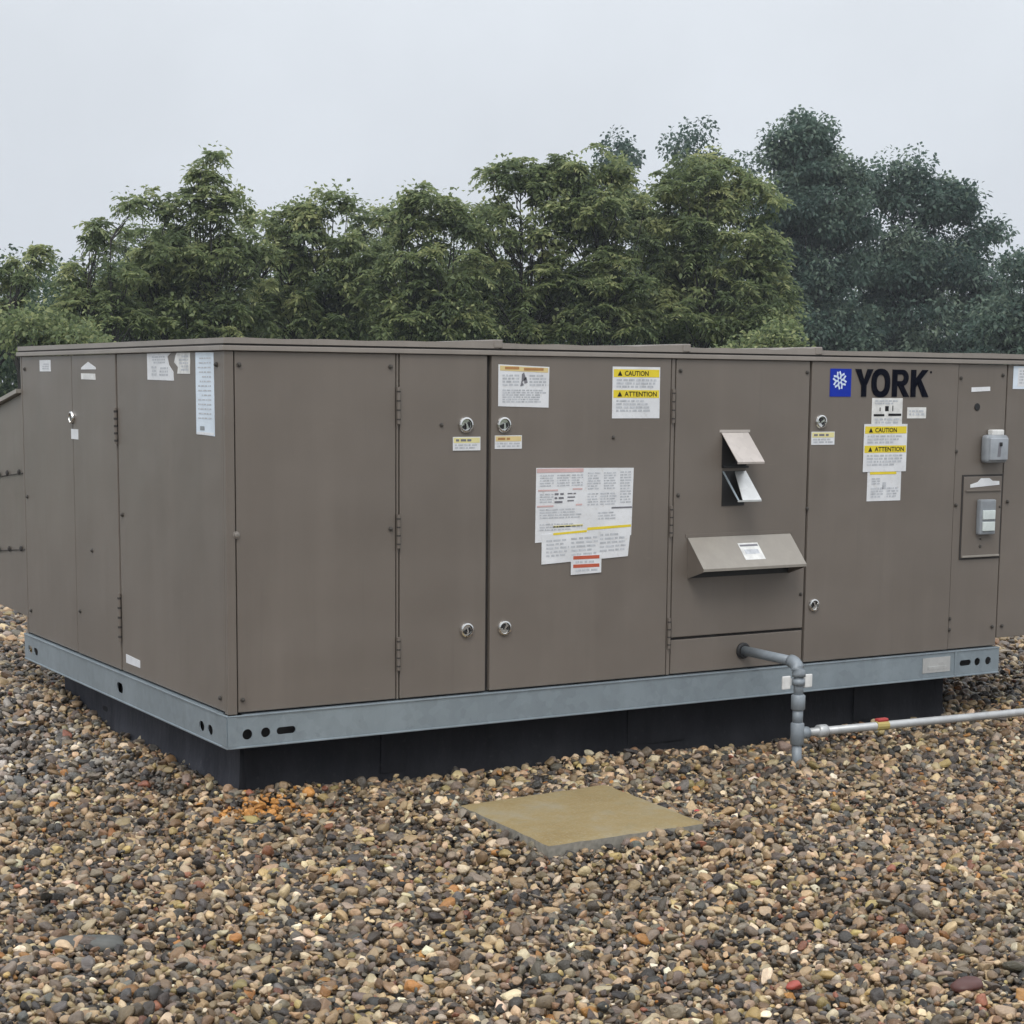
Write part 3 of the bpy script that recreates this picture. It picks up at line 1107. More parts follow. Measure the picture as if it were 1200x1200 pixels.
band(s4, FR, [(1.30, 0.912), (1.432, 0.915), (1.432, 0.922), (1.30, 0.919)], 'pale_yellow')
s4b = sticker('wiring_diagram', FR, [(1.250, 0.776), (1.640, 0.792), (1.652, 0.905), (1.250, 0.888)], d=0.0072, label='lower data sheet overlapping the wiring diagram')
band(s4b, FR, [(1.300, 0.884), (1.450, 0.891), (1.450, 0.899), (1.300, 0.892)], 'yellow', 0.0079)
band(s4b, FR, [(1.452, 0.898), (1.652, 0.905), (1.652, 0.914), (1.452, 0.908)], 'yellow', 0.0079)
fine(s4b, FR, print_rows(1.27, 0.80, 1.37, 0.87, 5, 60, .5, tilt=.03) + print_rows(1.38, 0.80, 1.50, 0.875, 5, 61, .5, tilt=.03) + print_rows(1.51, 0.81, 1.63, 0.885, 5, 62, .5, tilt=.03), 0.0079)
s5 = sticker('small_red_sticker', FR, [(1.380, 0.731), (1.517, 0.735), (1.518, 0.806), (1.380, 0.802)], d=0.0086, label='small white sticker with two red stripes')
for v in (0.789, 0.757):
    band(s5, FR, rect(1.390, v, 1.508, v + .013), 'red', 0.0093)
fine(s5, FR, print_rows(1.40, 0.772, 1.50, 0.785, 1, 70) + print_rows(1.40, 0.740, 1.50, 0.753, 1, 71), 0.0093)

# maker's logo and name
lg = sticker('logo_square', FR, rect(2.624, 1.404, 2.736, 1.517), 'blue', 0.0062)
flake = []
cu_, cv_ = 2.674, 1.470
for k in range(6):
    a = math.radians(60 * k + 10)
    ca, sa = math.cos(a), math.sin(a)
    def rt(x, y):
        return (cu_ + x * ca - y * sa, cv_ + x * sa + y * ca)
    flake.append([rt(0.006, -.0045), rt(.026, -.0045), rt(.026, .0045), rt(0.006, .0045)])
    for sg in (1, -1):
        flake.append([rt(.018, sg * .004), rt(.030, sg * .016), rt(.037, sg * .011), rt(.027, sg * .002)][::sg])
obj('snowflake_mark', quads(FR, flake, 0.0068), M['ice'], lg)


def glyph(name, polys, d0=0.0075):
    bm = bmesh.new()
    for pts in polys:
        b2 = poly_sheet(FR, pts, d0, 0.003)
        me = bpy.data.meshes.new('g')
        b2.to_mesh(me)
        b2.free()
        bm.from_mesh(me)
        bpy.data.meshes.remove(me)
    return obj(name, bm, M['navy'], unit)


VB, VT = 1.4045, 1.517
def Hh(f):
    return VB + (VT - VB) * f
st_ = 0.026
# Y
u = 2.757
glyph('letter', [[(u, VT), (u + .031, VT), (u + .0485, Hh(.60)), (u + .066, VT), (u + .097, VT), (u + .062, Hh(.40)), (u + .062, VB), (u + .035, VB), (u + .035, Hh(.40))]])
# O : outer and inner ellipse as a ring of segments
u = 2.846
bm = bmesh.new()
n = 28
cxo, czo = u + .051, (VB + VT) / 2
ring = []
for k in range(n):
    a = 2 * math.pi * k / n
    c, s_ = math.cos(a), math.sin(a)
    ex = lambda q, p: math.copysign(abs(q) ** p, q)
    o1 = (cxo + .051 * ex(c, .85), czo + .0590 * ex(s_, .85))
    i1 = (cxo + .0235 * ex(c, .85), czo + .0345 * ex(s_, .85))
    ring.append([bm.verts.new(FR(*o1, .0075)), bm.verts.new(FR(*i1, .0075)), bm.verts.new(FR(*o1, .0045)), bm.verts.new(FR(*i1, .0045))])
for k in range(n):
    a, b = ring[k], ring[(k + 1) % n]
    bm.faces.new((a[0], b[0], b[1], a[1])); bm.faces.new((a[0], a[2], b[2], b[0])); bm.faces.new((a[1], b[1], b[3], a[3])); bm.faces.new((a[2], a[3], b[3], b[2]))
bmesh.ops.recalc_face_normals(bm, faces=bm.faces[:])
obj('letter', bm, M['navy'], unit)
# R
u = 2.960
arc_o = [(u + .056 + .034 * math.cos(t), Hh(.70) + .0338 * math.sin(t)) for t in np.linspace(math.pi / 2, -math.pi / 2, 12)]
arc_i = [(u + .052 + .012 * math.cos(t), Hh(.70) + .0135 * math.sin(t)) for t in np.linspace(-math.pi / 2, math.pi / 2, 8)]
bowl_t = [(u + .0275, VT)] + arc_o + [(u + .0275, Hh(.40))]
segs = [[(u, VB), (u + .0275, VB), (u + .0275, VT), (u, VT)]]
no = len(arc_o)
for k in range(no - 1):
    i0 = arc_i[::-1][min(int(k * 8 / (no - 1)), 7)]
    i1 = arc_i[::-1][min(int((k + 1) * 8 / (no - 1)), 7)]
    q = [arc_o[k], arc_o[k + 1], i1, i0]
    if i0 == i1:
        q = q[:3]
    segs.append(q)
segs.append([(u + .0277, VT), arc_o[0], arc_i[-1], (u + .0277, arc_i[-1][1])])
segs.append([(u + .0277, arc_i[0][1]), arc_i[0], arc_o[-1], (u + .0277, arc_o[-1][1])])
segs.append([(u + .034, Hh(.41)), (u + .062, Hh(.43)), (u + .096, VB), (u + .064, VB)])
glyph('letter', segs)
# K
u = 3.064
glyph('letter', [[(u, VB), (u + .0275, VB), (u + .0275, VT), (u, VT)],
                 [(u + .0278, Hh(.36)), (u + .046, Hh(.56)), (u + .096, VT), (u + .062, VT), (u + .0278, Hh(.68))],
                 [(u + .036, Hh(.50)), (u + .055, Hh(.66)), (u + .101, VB), (u + .067, VB)]])
obj('trademark_dot', disc_bm(FR, 3.176, 1.508, [(0.005, 0.0042), (0.005, 0.006), (0.003, 0.0062)], 10), M['navy'], unit)

# stack of cards below the name
c1 = sticker('instruction_card', FR, rect(2.854, 1.285, 3.022, 1.399), 'paper_aged', 0.0056, 'faded instruction card under the lettering')
fine(c1, FR, print_rows(2.87, 1.372, 3.00, 1.392, 2, 80) + print_rows(2.87, 1.292, 3.01, 1.318, 2, 81))
fine(c1, FR, [(2.864, 1.324, 2.922, 1.333), (2.944, 1.325, 3.016, 1.335), (2.925, 1.345, 2.945, 1.366), (2.965, 1.345, 2.970, 1.368), (2.895, 1.345, 2.90, 1.36)], mat='ink')
caution(2.814, 1.094, 3.052, 1.292, 0.0074, 'caution sticker in the middle of the card stack', 90)
c3 = sticker('instruction_card', FR, rect(2.842, 0.972, 3.028, 1.102), 'paper', 0.0056, 'white card below the caution sticker')
band(c3, FR, rect(2.855, 1.083, 3.00, 1.094), 'yellow')
fine(c3, FR, print_rows(2.862, 0.985, 2.93, 1.03, 4, 83) + print_rows(2.95, 0.985, 3.015, 1.03, 4, 84) + print_rows(2.865, 1.04, 2.91, 1.07, 3, 85) + [(2.925, 1.022, 2.945, 1.05)])
s6 = sticker('blank_sticker', FR, rect(3.050, 1.315, 3.156, 1.361), 'paper_aged', 0.0056)
fine(s6, FR, print_rows(3.06, 1.325, 3.146, 1.352, 2, 86))
s7 = sticker('name_strip', FR, [(3.418, 1.427), (3.528, 1.432), (3.527, 1.450), (3.417, 1.446)], 'paper', 0.0018)
s8 = sticker('end_sticker', FR, rect(3.664, 1.441, 3.80, 1.540), 'paper_blue', 0.0012)
band(s8, FR, rect(3.692, 1.452, 3.795, 1.533), 'paper', 0.0018)
fine(s8, FR, print_rows(3.70, 1.462, 3.785, 1.525, 5, 87), 0.0024)

# side stickers: torn sheets, long pale strip, small labels
t1 = sticker('torn_notice', SD, [(0.745, 1.448), (0.475, 1.445), (0.478, 1.475), (0.52, 1.500), (0.535, 1.530), (0.50, 1.543), (0.745, 1.543)][::-1], 'paper', 0.0015, 'torn white notice near the top of the side')
fine(t1, SD, print_rows(0.56, 1.505, 0.70, 1.535, 3, 100) + print_rows(0.53, 1.46, 0.62, 1.495, 3, 101) + print_rows(0.65, 1.46, 0.70, 1.50, 3, 102), 0.0022)
t2 = sticker('torn_notice', SD, [(0.452, 1.535), (0.468, 1.510), (0.43, 1.492), (0.44, 1.470), (0.318, 1.469), (0.312, 1.542), (0.44, 1.543)], 'paper_aged', 0.0015, 'small torn scrap beside the torn notice')
fine(t2, SD, print_rows(0.33, 1.478, 0.42, 1.535, 5, 103), 0.0022)
t3 = sticker('long_sticker', SD, [(0.262, 1.262), (0.094, 1.258), (0.096, 1.541), (0.262, 1.543)][::-1], 'paper_blue', 0.0015, 'long pale blue vertical sticker by the corner')
fine(t3, SD, print_rows(0.12, 1.31, 0.24, 1.53, 14, 104, .3), 0.0022)
band(t3, SD, rect(0.185, 1.276, 0.225, 1.290), 'grey_plastic', 0.0022, 'printed_mark')
band(t3, SD, rect(0.10, 1.261, 0.255, 1.270), 'paper', 0.0022)
f1 = sticker('square_sticker', SD, rect(1.925, 1.480, 2.080, 1.528)[::-1], 'paper', 0.0025)
fine(f1, SD, print_rows(1.95, 1.487, 2.06, 1.515, 3, 105), 0.0032)
f2 = sticker('house_shaped_sticker', SD, [(1.515, 1.487), (1.33, 1.487), (1.335, 1.495), (1.425, 1.517), (1.51, 1.495)][::-1], 'paper', 0.0035)
f3 = sticker('small_label', SD, [(1.515, 1.448), (1.335, 1.446), (1.34, 1.470), (1.515, 1.472)][::-1], 'paper_aged', 0.0035)
f4 = sticker('small_label', SD, rect(1.570, 1.204, 1.662, 1.245)[::-1], 'paper', 0.0035)
f5 = sticker('small_label', SD, [(1.042, 0.353), (0.885, 0.353), (0.885, 0.382), (1.042, 0.387)][::-1], 'paper', 0.0015)


# vent hoods ----------------------------------------------------------------------------
def solid(verts, faces, name, mat, parent):
    bm = bmesh.new()
    vv = [bm.verts.new(v) for v in verts]
    for f in faces:
        bm.faces.new([vv[i] for i in f])
    bmesh.ops.recalc_face_normals(bm, faces=bm.faces[:])
    return obj(name, bm, M[mat], parent)


def plate_between(a, b, c, d, th, name, mat, parent):
    """thin plate a-b-c-d with thickness th against its normal"""
    a, b, c, d = map(Vector, (a, b, c, d))
    nrm = (b - a).cross(d - a).normalized() * th
    vs_ = [a, b, c, d, a - nrm, b - nrm, c - nrm, d - nrm]
    return solid(vs_, [(0, 1, 2, 3), (4, 7, 6, 5), (0, 4, 5, 1), (1, 5, 6, 2), (2, 6, 7, 3), (3, 7, 4, 0)], name, mat, parent)


M['hood_metal'] = mat_galv('aged_galvanised', (0.50, 0.455, 0.42), 0.45, 0.25)
# upper combustion-air hood
dpt = 0.112
vh = plate_between(FR(2.080, 1.262, .003), FR(2.080, 1.150, dpt), FR(2.212, 1.150, dpt), FR(2.212, 1.262, .003), 0.003, 'vent_hood', 'hood_metal', unit)
obj('hood_flange', poly_sheet(FR, rect(2.070, 1.262, 2.220, 1.272), 0.005, 0.003), M['hood_metal'], vh)
obj('vent_opening_shade', poly_sheet(FR, rect(2.084, 1.128, 2.206, 1.255), 0.0045, 0.002), M['black'], vh)
plate_between(FR(2.080, 1.150, dpt), FR(2.080, 1.142, dpt - .001), FR(2.212, 1.142, dpt - .001), FR(2.212, 1.150, dpt), 0.003, 'hood_lip', 'hood_metal', vh)
plate_between(FR(2.208, 1.258, .004), FR(2.208, 1.148, dpt - .003), FR(2.208, 1.135, .004), FR(2.208, 1.137, .003), 0.002, 'hood_cheek', 'hood_metal', vh)
obj('vent_sill', box(2.084, -0.020, 1.122, 2.206, -0.003, 1.130), M['black'], vh)
# lower shiny hood, its left strip open
vh2 = plate_between(FR(2.150, 1.110, .003), FR(2.112, 1.000, dpt - .004), FR(2.205, 1.000, dpt - .004), FR(2.205, 1.110, .003), 0.003, 'vent_hood', 'galv_bright', unit)
vh2['label'] = 'bright lower vent hood'
obj('vent_opening_shade', poly_sheet(FR, rect(2.088, 0.972, 2.200, 1.110), 0.0045, 0.002), M['black'], vh2)
plate_between(FR(2.088, 1.110, .004), FR(2.088, 1.000, dpt - .004), FR(2.096, 1.000, dpt - .004), FR(2.096, 1.110, .004), 0.003, 'hood_rim', 'galv', vh2)
plate_between(FR(2.088, 1.001, dpt - .004), FR(2.088, 0.994, dpt - .004), FR(2.205, 0.994, dpt - .004), FR(2.205, 1.001, dpt - .004), 0.003, 'hood_lip', 'galv_bright', vh2)
plate_between(FR(2.203, 1.106, .004), FR(2.203, 1.000, dpt - .008), FR(2.203, 0.985, .004), FR(2.203, 0.987, .003), 0.002, 'hood_cheek', 'galv', vh2)

# wide rain hood
dp = 0.112
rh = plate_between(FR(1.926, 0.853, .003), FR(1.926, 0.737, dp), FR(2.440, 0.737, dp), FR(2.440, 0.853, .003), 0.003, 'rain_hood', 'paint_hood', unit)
for u, th in ((1.928, 1), (2.4385, 1)):
    pl = [(u, -.003, 0.850), (u, -dp + .003, 0.737), (u, -dp + .003, 0.726), (u, -.003, 0.690)]
    pr = [(u + .0025, y, z) for _, y, z in pl]
    solid(pl + pr, [(0, 1, 2, 3), (7, 6, 5, 4), (0, 4, 5, 1), (1, 5, 6, 2), (2, 6, 7, 3), (3, 7, 4, 0)], 'hood_cheek', 'paint', rh)
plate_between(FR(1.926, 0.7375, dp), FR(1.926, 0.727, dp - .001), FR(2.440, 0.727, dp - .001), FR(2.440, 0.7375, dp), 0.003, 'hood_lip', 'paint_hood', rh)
obj('hood_flange', poly_sheet(FR, rect(1.915, 0.853, 2.450, 0.866), 0.0050, 0.003), M['paint'], rh)
obj('vent_opening_shade', poly_sheet(FR, rect(1.932, 0.692, 2.436, 0.845), 0.0040, 0.002), M['black'], rh)  # black sheet paints the opening and the shadow under the lip
# sticker lying on the hood slope
def SL(u, f, d=0.0):          # f: 0 at the wall, 1 at the outer edge
    nz, ny = 0.109, 0.116
    L = math.hypot(nz, ny)
    return Vector((u, -(0.003 + (dp - .003) * f) - d * ny / L, 0.853 - 0.116 * f + d * nz / L))
def slsheet(r, d):
    bm = bmesh.new()
    vv = [bm.verts.new(SL(u, f, d)) for u, f in ((r[0], r[3]), (r[1], r[3]), (r[1], r[2]), (r[0], r[2]))]
    bm.faces.new(vv)
    return bm
hs = obj('hood_sticker', slsheet((2.15, 2.25, 0.25, 0.78), 0.0008), M['paper_aged'], rh)
obj('printed_band', slsheet((2.155, 2.245, 0.30, 0.36), 0.0014), M['soft_ink'], rh)
obj('printed_band', slsheet((2.165, 2.235, 0.46, 0.60), 0.0014), M['grey_ink'], rh)

# weatherproof outlet cover
bm = box(3.480, -0.046, 1.122, 3.612, -0.002, 1.244, bevel=0.021, seg=5)
oc = obj('outlet_cover', bm, M['grey_plastic'], unit, smooth=False)
for p in oc.data.polygons: p.use_smooth = True
M['clear'] = simple('smoked_clear_plastic', (0.33, 0.355, 0.385), 0.14)
obj('cover_lid', box(3.494, -0.054, 1.134, 3.600, -0.040, 1.232, bevel=0.0065, seg=4), M['clear'], oc, smooth=True)
obj('cover_hinge', box(3.520, -0.034, 1.240, 3.592, -0.004, 1.266, bevel=0.006), M['paper_aged'], oc)
obj('cover_slot', poly_sheet(FR, [(3.535, 1.15), (3.552, 1.15), (3.556, 1.21), (3.54, 1.21)], 0.0550, 0.002), M['soft_ink'], oc)
obj('cover_latch', box(3.545, -0.058, 1.196, 3.560, -0.052, 1.212, bevel=0.002), M['black'], oc)
# disconnect switch panel with raised frame
dpn = panel('disconnect_panel', FR, 3.392, 3.618, 0.712, 1.064, 0.006, 0.005)
for (u0, v0, u1, v1) in ((3.384, 0.704, 3.392, 1.072), (3.618, 0.704, 3.626, 1.072), (3.3922, 1.064, 3.6178, 1.072), (3.3922, 0.704, 3.6178, 0.712)):
    obj('panel_gap', poly_sheet(FR, rect(u0, v0, u1, v1), 0.003, 0.002), M['core'], dpn)
obj('panel_rib', box(3.402, -0.0125, 1.000, 3.610, -0.0064, 1.006, bevel=0.001), M['paint'], dpn)
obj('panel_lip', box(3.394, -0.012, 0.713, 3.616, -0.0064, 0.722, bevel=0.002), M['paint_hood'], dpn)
obj('torn_label', poly_sheet(FR, [(3.428, 1.016), (3.602, 1.026), (3.600, 1.042), (3.56, 1.044), (3.54, 1.056), (3.49, 1.056), (3.47, 1.040), (3.428, 1.030)], 0.0078, 0.001), M['paper'], dpn)
sw = obj('switch_cover', box(3.470, -0.032, 0.812, 3.565, -0.006, 0.965, bevel=0.008), M['grey_plastic'], unit)
for v0, v1 in ((0.878, 0.918), (0.828, 0.868)):
    obj('switch_face', box(3.484, -0.038, v0, 3.556, -0.030, v1, bevel=0.003), M['switch'], sw)
screw(FR, 3.502, 0.760, 0.008)
screw(FR, 3.502, 0.792, 0.004)
# drain grommet
obj('drain_grommet', disc_bm(FR, 2.214, 0.386, [(0.033, 0.001), (0.033, 0.008), (0.027, 0.012), (0.021, 0.012)], 20), M['rubber'], unit)


# ================================================================== DRAIN PIPE
def build_pipe():
    y0 = -0.365
    X = 2.205
    R = 0.0205
    t = thing('drain_pipe', 'grey condensate drain pipe running from the brown unit down into the gravel', 'pipe', (X, y0, 0))
    obj('outlet_pipe', tube(bmesh.new(), [(2.214, -0.014, 0.387), (2.209, y0 + .055, 0.3855)], 0.0195, 14), M['pipe'], t, True)
    pts = []
    for k in range(9):
        a = k / 8 * math.pi / 2
        pts.append((2.209 - .004 * k / 8, y0 + .055 - 0.055 * math.sin(a), 0.3855 - 0.055 * (1 - math.cos(a))))
    obj('elbow', tube(bmesh.new(), pts, 0.026, 14), M['pipe'], t, True)
    obj('riser', tube(bmesh.new(), [(X, y0, 0.335), (X, y0, 0.245)], 0.019, 14), M['pipe'], t, True)
    obj('coupling', tube(bmesh.new(), [(X, y0, 0.262), (X, y0, 0.258), (X, y0, 0.205), (X, y0, 0.200)], [0.022, 0.0275, 0.0275, 0.022], 14), M['pipe'], t, True)
    obj('riser', tube(bmesh.new(), [(X, y0, 0.204), (X, y0, 0.140)], R, 14), M['pipe'], t, True)
    bm = tube(bmesh.new(), [(X, y0, 0.152), (X, y0, 0.148), (X, y0, 0.066), (X, y0, 0.062)], [0.022, 0.0265, 0.0265, 0.021], 14)
    tube(bm, [(X + .015, y0, 0.108), (X + .052, y0, 0.1075)], 0.0235, 14)
    obj('tee', bm, M['pipe'], t, True)
    obj('riser', tube(bmesh.new(), [(X - .001, y0, 0.066), (X - .006, y0 - .012, -0.05)], 0.0195, 14), M['pipe'], t, True)
    # long low run to the right, with a coupling
    ln = obj('run_pipe', tube(bmesh.new(), [(X + .045, y0, 0.1075), (3.0, y0 + .003, 0.094), (4.6, y0 + .01, 0.070), (9.5, y0 + .03, 0.045)], 0.0165, 14), M['run'], t, True)
    ln['label'] = 'pale horizontal drain run'
    obj('run_coupling', tube(bmesh.new(), [(2.305, y0, 0.108), (2.309, y0, 0.107), (2.348, y0, 0.1065), (2.352, y0, 0.106)], [0.018, 0.0255, 0.0255, 0.018], 14), M['run'], t, True)
    # pale clamp ears either side of the upper riser
    for s in (-1, 1):
        bm = box(X + s * .054 - .020, y0 + .006, 0.284, X + s * .054 + .020, y0 + .014, 0.336, bevel=0.004)
        ax_box(bm, X + s * .040 - .018, y0 + .0145, 0.296, X + s * .040 + .018, y0 + .022, 0.324, bevel=0.002)
        obj('clamp_ear', bm, M['paper_aged'], t)
    obj('clamp_strap', tube(bmesh.new(), [(X, y0, 0.298), (X, y0, 0.322)], 0.0245, 14), M['pipe'], t, True)
    # red cap with tan band on the run
    bm = box(2.612, y0 - .011, 0.1165, 2.668, y0 + .014, 0.131, bevel=0.006)
    rc = obj('red_cap', bm, M['red_plastic'], t)
    obj('tan_band', tube(bmesh.new(), [(2.608, y0, 0.1015), (2.668, y0, 0.1005)], 0.0195, 12), M['olive_rag'], t)


build_pipe()


# ================================================================== PAVER, STONES, SCRAPS
def build_paver():
    bm = bmesh.new()
    zt, zb = 0.056, 0.006
    cx = sum(p[0] for p in SLAB) / 4
    cyy = sum(p[1] for p in SLAB) / 4
    n = 16
    # gridded top with slightly worn, chipped rim
    g = {}
    rr = random.Random(5)
    for i in range(n + 1):
        for j in range(n + 1):
            f, q = i / n, j / n
            a = Vector(SLAB[0]).lerp(Vector(SLAB[1]), f)
            b = Vector(SLAB[3]).lerp(Vector(SLAB[2]), f)
            p = a.lerp(b, q)
            edge = i in (0, n) or j in (0, n)
            p += (Vector((cx, cyy)) - p).normalized() * (rr.uniform(0, .004) if edge else 0)
            g[i, j] = bm.verts.new((p.x, p.y, zt + rr.uniform(-.0008, .0008) - (0.003 + rr.uniform(0, .002) if edge else 0)))
    for i in range(n):
        for j in range(n):
            bm.faces.new((g[i, j], g[i, j + 1], g[i + 1, j + 1], g[i + 1, j]))
    loop = [g[i, 0] for i in range(n)] + [g[n, j] for j in range(n)] + [g[i, n] for i in range(n, 0, -1)] + [g[0, j] for j in range(n, 0, -1)]
    low = [bm.verts.new((v.co.x, v.co.y, zb)) for v in loop]
    for k in range(len(loop)):
        q = (k + 1) % len(loop)
        f = bm.faces.new((loop[k], loop[q], low[q], low[k]))
        f.material_index = 1
    f = bm.faces.new(low)
    f.material_index = 1
    bmesh.ops.recalc_face_normals(bm, faces=bm.faces[:])
    o = obj('paving_slab', bm, [M['slab'], M['slab_edge']])
    tag(o, 'square mossy concrete slab lying flat on the gravel before the unit', 'paving slab')


build_paver()


def stone(name, loc, sx, sy, sz, mat, label, cat, seed, rz=0.0):
    bm = bmesh.new()
    bmesh.ops.create_icosphere(bm, subdivisions=3, radius=1)
    rr = random.Random(seed)
    dirs = [(Vector((rr.gauss(0, 1), rr.gauss(0, 1), rr.gauss(0, 1))).normalized(), rr.uniform(.6, .85)) for _ in range(9)]
    for v in bm.verts:
        co = v.co.copy()
        for dv, lim in dirs:
            t = co.dot(dv)
            if t > lim:
                co -= dv * (t - lim) * .85
        v.co = Vector((co.x * sx, co.y * sy, co.z * sz))
    o = obj(name, bm, mat, None, True)
    o.location = loc
    o.rotation_euler = (0, 0, rz)
    return tag(o, label, cat)


stone('flat_stone', (-0.93, -1.32, 0.004), 0.105, 0.06, 0.020, M['flat_stone'], 'flat dark grey stone, the broadest in the left foreground gravel', 'stone', 3, -0.5)
stone('red_scrap', (1.30, -0.93, 0.012), 0.022, 0.017, 0.013, M['red_plastic'], 'bright red scrap beside the right corner of the paving slab', 'scrap', 4)
stone('red_pebble', (0.43, -2.50, 0.010), 0.026, 0.018, 0.013, simple('red_stone', (0.34, 0.07, 0.05), 0.5), 'red pebble in the gravel at the lower right', 'pebble', 6)
stone('maroon_stone', (0.80, -2.70, 0.010), 0.055, 0.038, 0.022, simple('maroon_stone', (0.085, 0.032, 0.026), 0.5), 'flat maroon stone in the lower right corner gravel', 'stone', 8, 0.4)


# ================================================================== TREES
def spot(px, dist):
    """ground point seen at picture column px, dist metres from the camera"""
    a = YAW + math.atan((px - 600) / FPX)
    return CAM.x + math.sin(a) * dist, CAM.y + math.cos(a) * dist


def z_at(py, dist):
    return CAM.z + (451 - py) / FPX * dist


def mesh_from(name, V, F4, tone=None, mat=None, parent=None):
    V = np.asarray(V, np.float32)
    F4 = np.asarray(F4, np.int32)
    me = bpy.data.meshes.new(name)
    me.vertices.add(len(V))
    me.vertices.foreach_set('co', V.ravel())
    k = F4.shape[1]
    me.loops.add(F4.size)
    me.loops.foreach_set('vertex_index', F4.ravel())
    me.polygons.add(len(F4))
    me.polygons.foreach_set('loop_start', np.arange(0, F4.size, k, dtype=np.int32))
    me.polygons.foreach_set('loop_total', np.full(len(F4), k, np.int32))
    if tone is not None:
        a = me.attributes.new('tone', 'FLOAT', 'FACE')
        a.data.foreach_set('value', np.asarray(tone, np.float32))
    me.update()
    me.validate()
    return link_mesh(name, me, mat, parent)


def leaves(C, D, U, L, Wd, droop, rng):
    """diamond leaves: base C, direction D, side U, length L, width Wd -> verts, quads"""
    n = len(C)
    Nn = np.cross(D, U)
    mid = C + D * (L * .45)[:, None] - Nn * (droop * L * .1)[:, None]
    tip = C + D * L[:, None] - np.array([0, 0, 1.0]) * (droop * L * .45)[:, None]
    V = np.stack([C, mid + U * (Wd / 2)[:, None], tip, mid - U * (Wd / 2)[:, None]], 1).reshape(-1, 3)
    F = np.arange(4 * n).reshape(n, 4)
    return V, F


def unit_rows(a):
    return a / np.maximum(np.linalg.norm(a, axis=-1, keepdims=True), 1e-9)


def rosettes(cent, size, rng, fronds=7, pairs=6, leaf=0.15):
    """pinnate fronds radiating and drooping from each branch tip"""
    K = len(cent)
    nf = K * fronds
    c = np.repeat(cent, fronds, 0)
    s = np.repeat(size, fronds) * rng.uniform(.7, 1.15, nf)
    az = rng.uniform(0, 2 * np.pi, nf)
    el = rng.uniform(-0.35, 1.1, nf)
    d0 = np.stack([np.cos(az) * np.cos(el), np.sin(az) * np.cos(el), np.sin(el)], -1)
    side = np.stack([-np.sin(az), np.cos(az), np.zeros(nf)], -1)
    Cs, Ds, Us, Ls, Ws, own = [], [], [], [], [], []
    for p in range(pairs):
        f = (p + 1) / pairs
        pos = c + d0 * (s * f)[:, None]
        pos[:, 2] -= 0.55 * s * f ** 2
        for sg in (-1, 1):
            d = unit_rows(d0 * .55 + side * sg * 1.0 + np.array([0, 0, -0.35]) + rng.normal(0, .16, (nf, 3)))
            u = unit_rows(np.cross(d, np.array([0, 0, 1.0]) + rng.normal(0, .25, (nf, 3))))
            Cs.append(pos); Ds.append(d); Us.append(u)
            l = leaf * rng.uniform(.75, 1.25, nf) * (1.15 - .5 * abs(f - .45))
            Ls.append(l); Ws.append(l * .36)
            own.append(np.repeat(np.arange(K), fronds))
    C, D, U = map(np.concatenate, (Cs, Ds, Us))
    L, Wd = np.concatenate(Ls), np.concatenate(Ws)
    V, F = leaves(C, D, U, L, Wd, 0.5, rng)
    return V, F, np.concatenate(own)


def clumps(cent, size, rng, per=60, leaf=0.2):
    """rounded leaf clumps, leaves mostly facing up and out"""
    K = len(cent)
    n = K * per
    own = np.repeat(np.arange(K), per)
    d = unit_rows(rng.normal(0, 1, (n, 3)))
    r = rng.random(n) ** .45
    pos = cent[own] + d * (r * size[own])[:, None] * np.array([1, 1, .72])
    dirn = unit_rows(d * .8 + rng.normal(0, .6, (n, 3)) + np.array([0, 0, -.25]))
    u = unit_rows(np.cross(dirn, np.array([0, 0, 1.0]) + rng.normal(0, .5, (n, 3))))
    l = leaf * rng.uniform(.7, 1.3, n)
    V, F = leaves(pos, dirn, u, l, l * .62, 0.4, rng)
    return V, F, own


def limb(V, F, pts, rads, n=5):
    pts = [np.asarray(p, float) for p in pts]
    base = len(V)
    for i, p in enumerate(pts):
        t = pts[min(i + 1, len(pts) - 1)] - pts[max(i - 1, 0)]
        t = t / (np.linalg.norm(t) + 1e-9)
        ref = np.array([1.0, 0, 0]) if abs(t[2]) > .8 else np.array([0, 0, 1.0])
        s = np.cross(t, ref); s /= np.linalg.norm(s) + 1e-9
        q = np.cross(s, t)
        for k in range(n):
            a = 2 * math.pi * k / n
            V.append(p + (s * math.cos(a) + q * math.sin(a)) * rads[i])
    for i in range(len(pts) - 1):
        for k in range(n):
            F.append((base + i * n + k, base + i * n + (k + 1) % n, base + (i + 1) * n + (k + 1) % n, base + (i + 1) * n + k))


GZ = -5.2


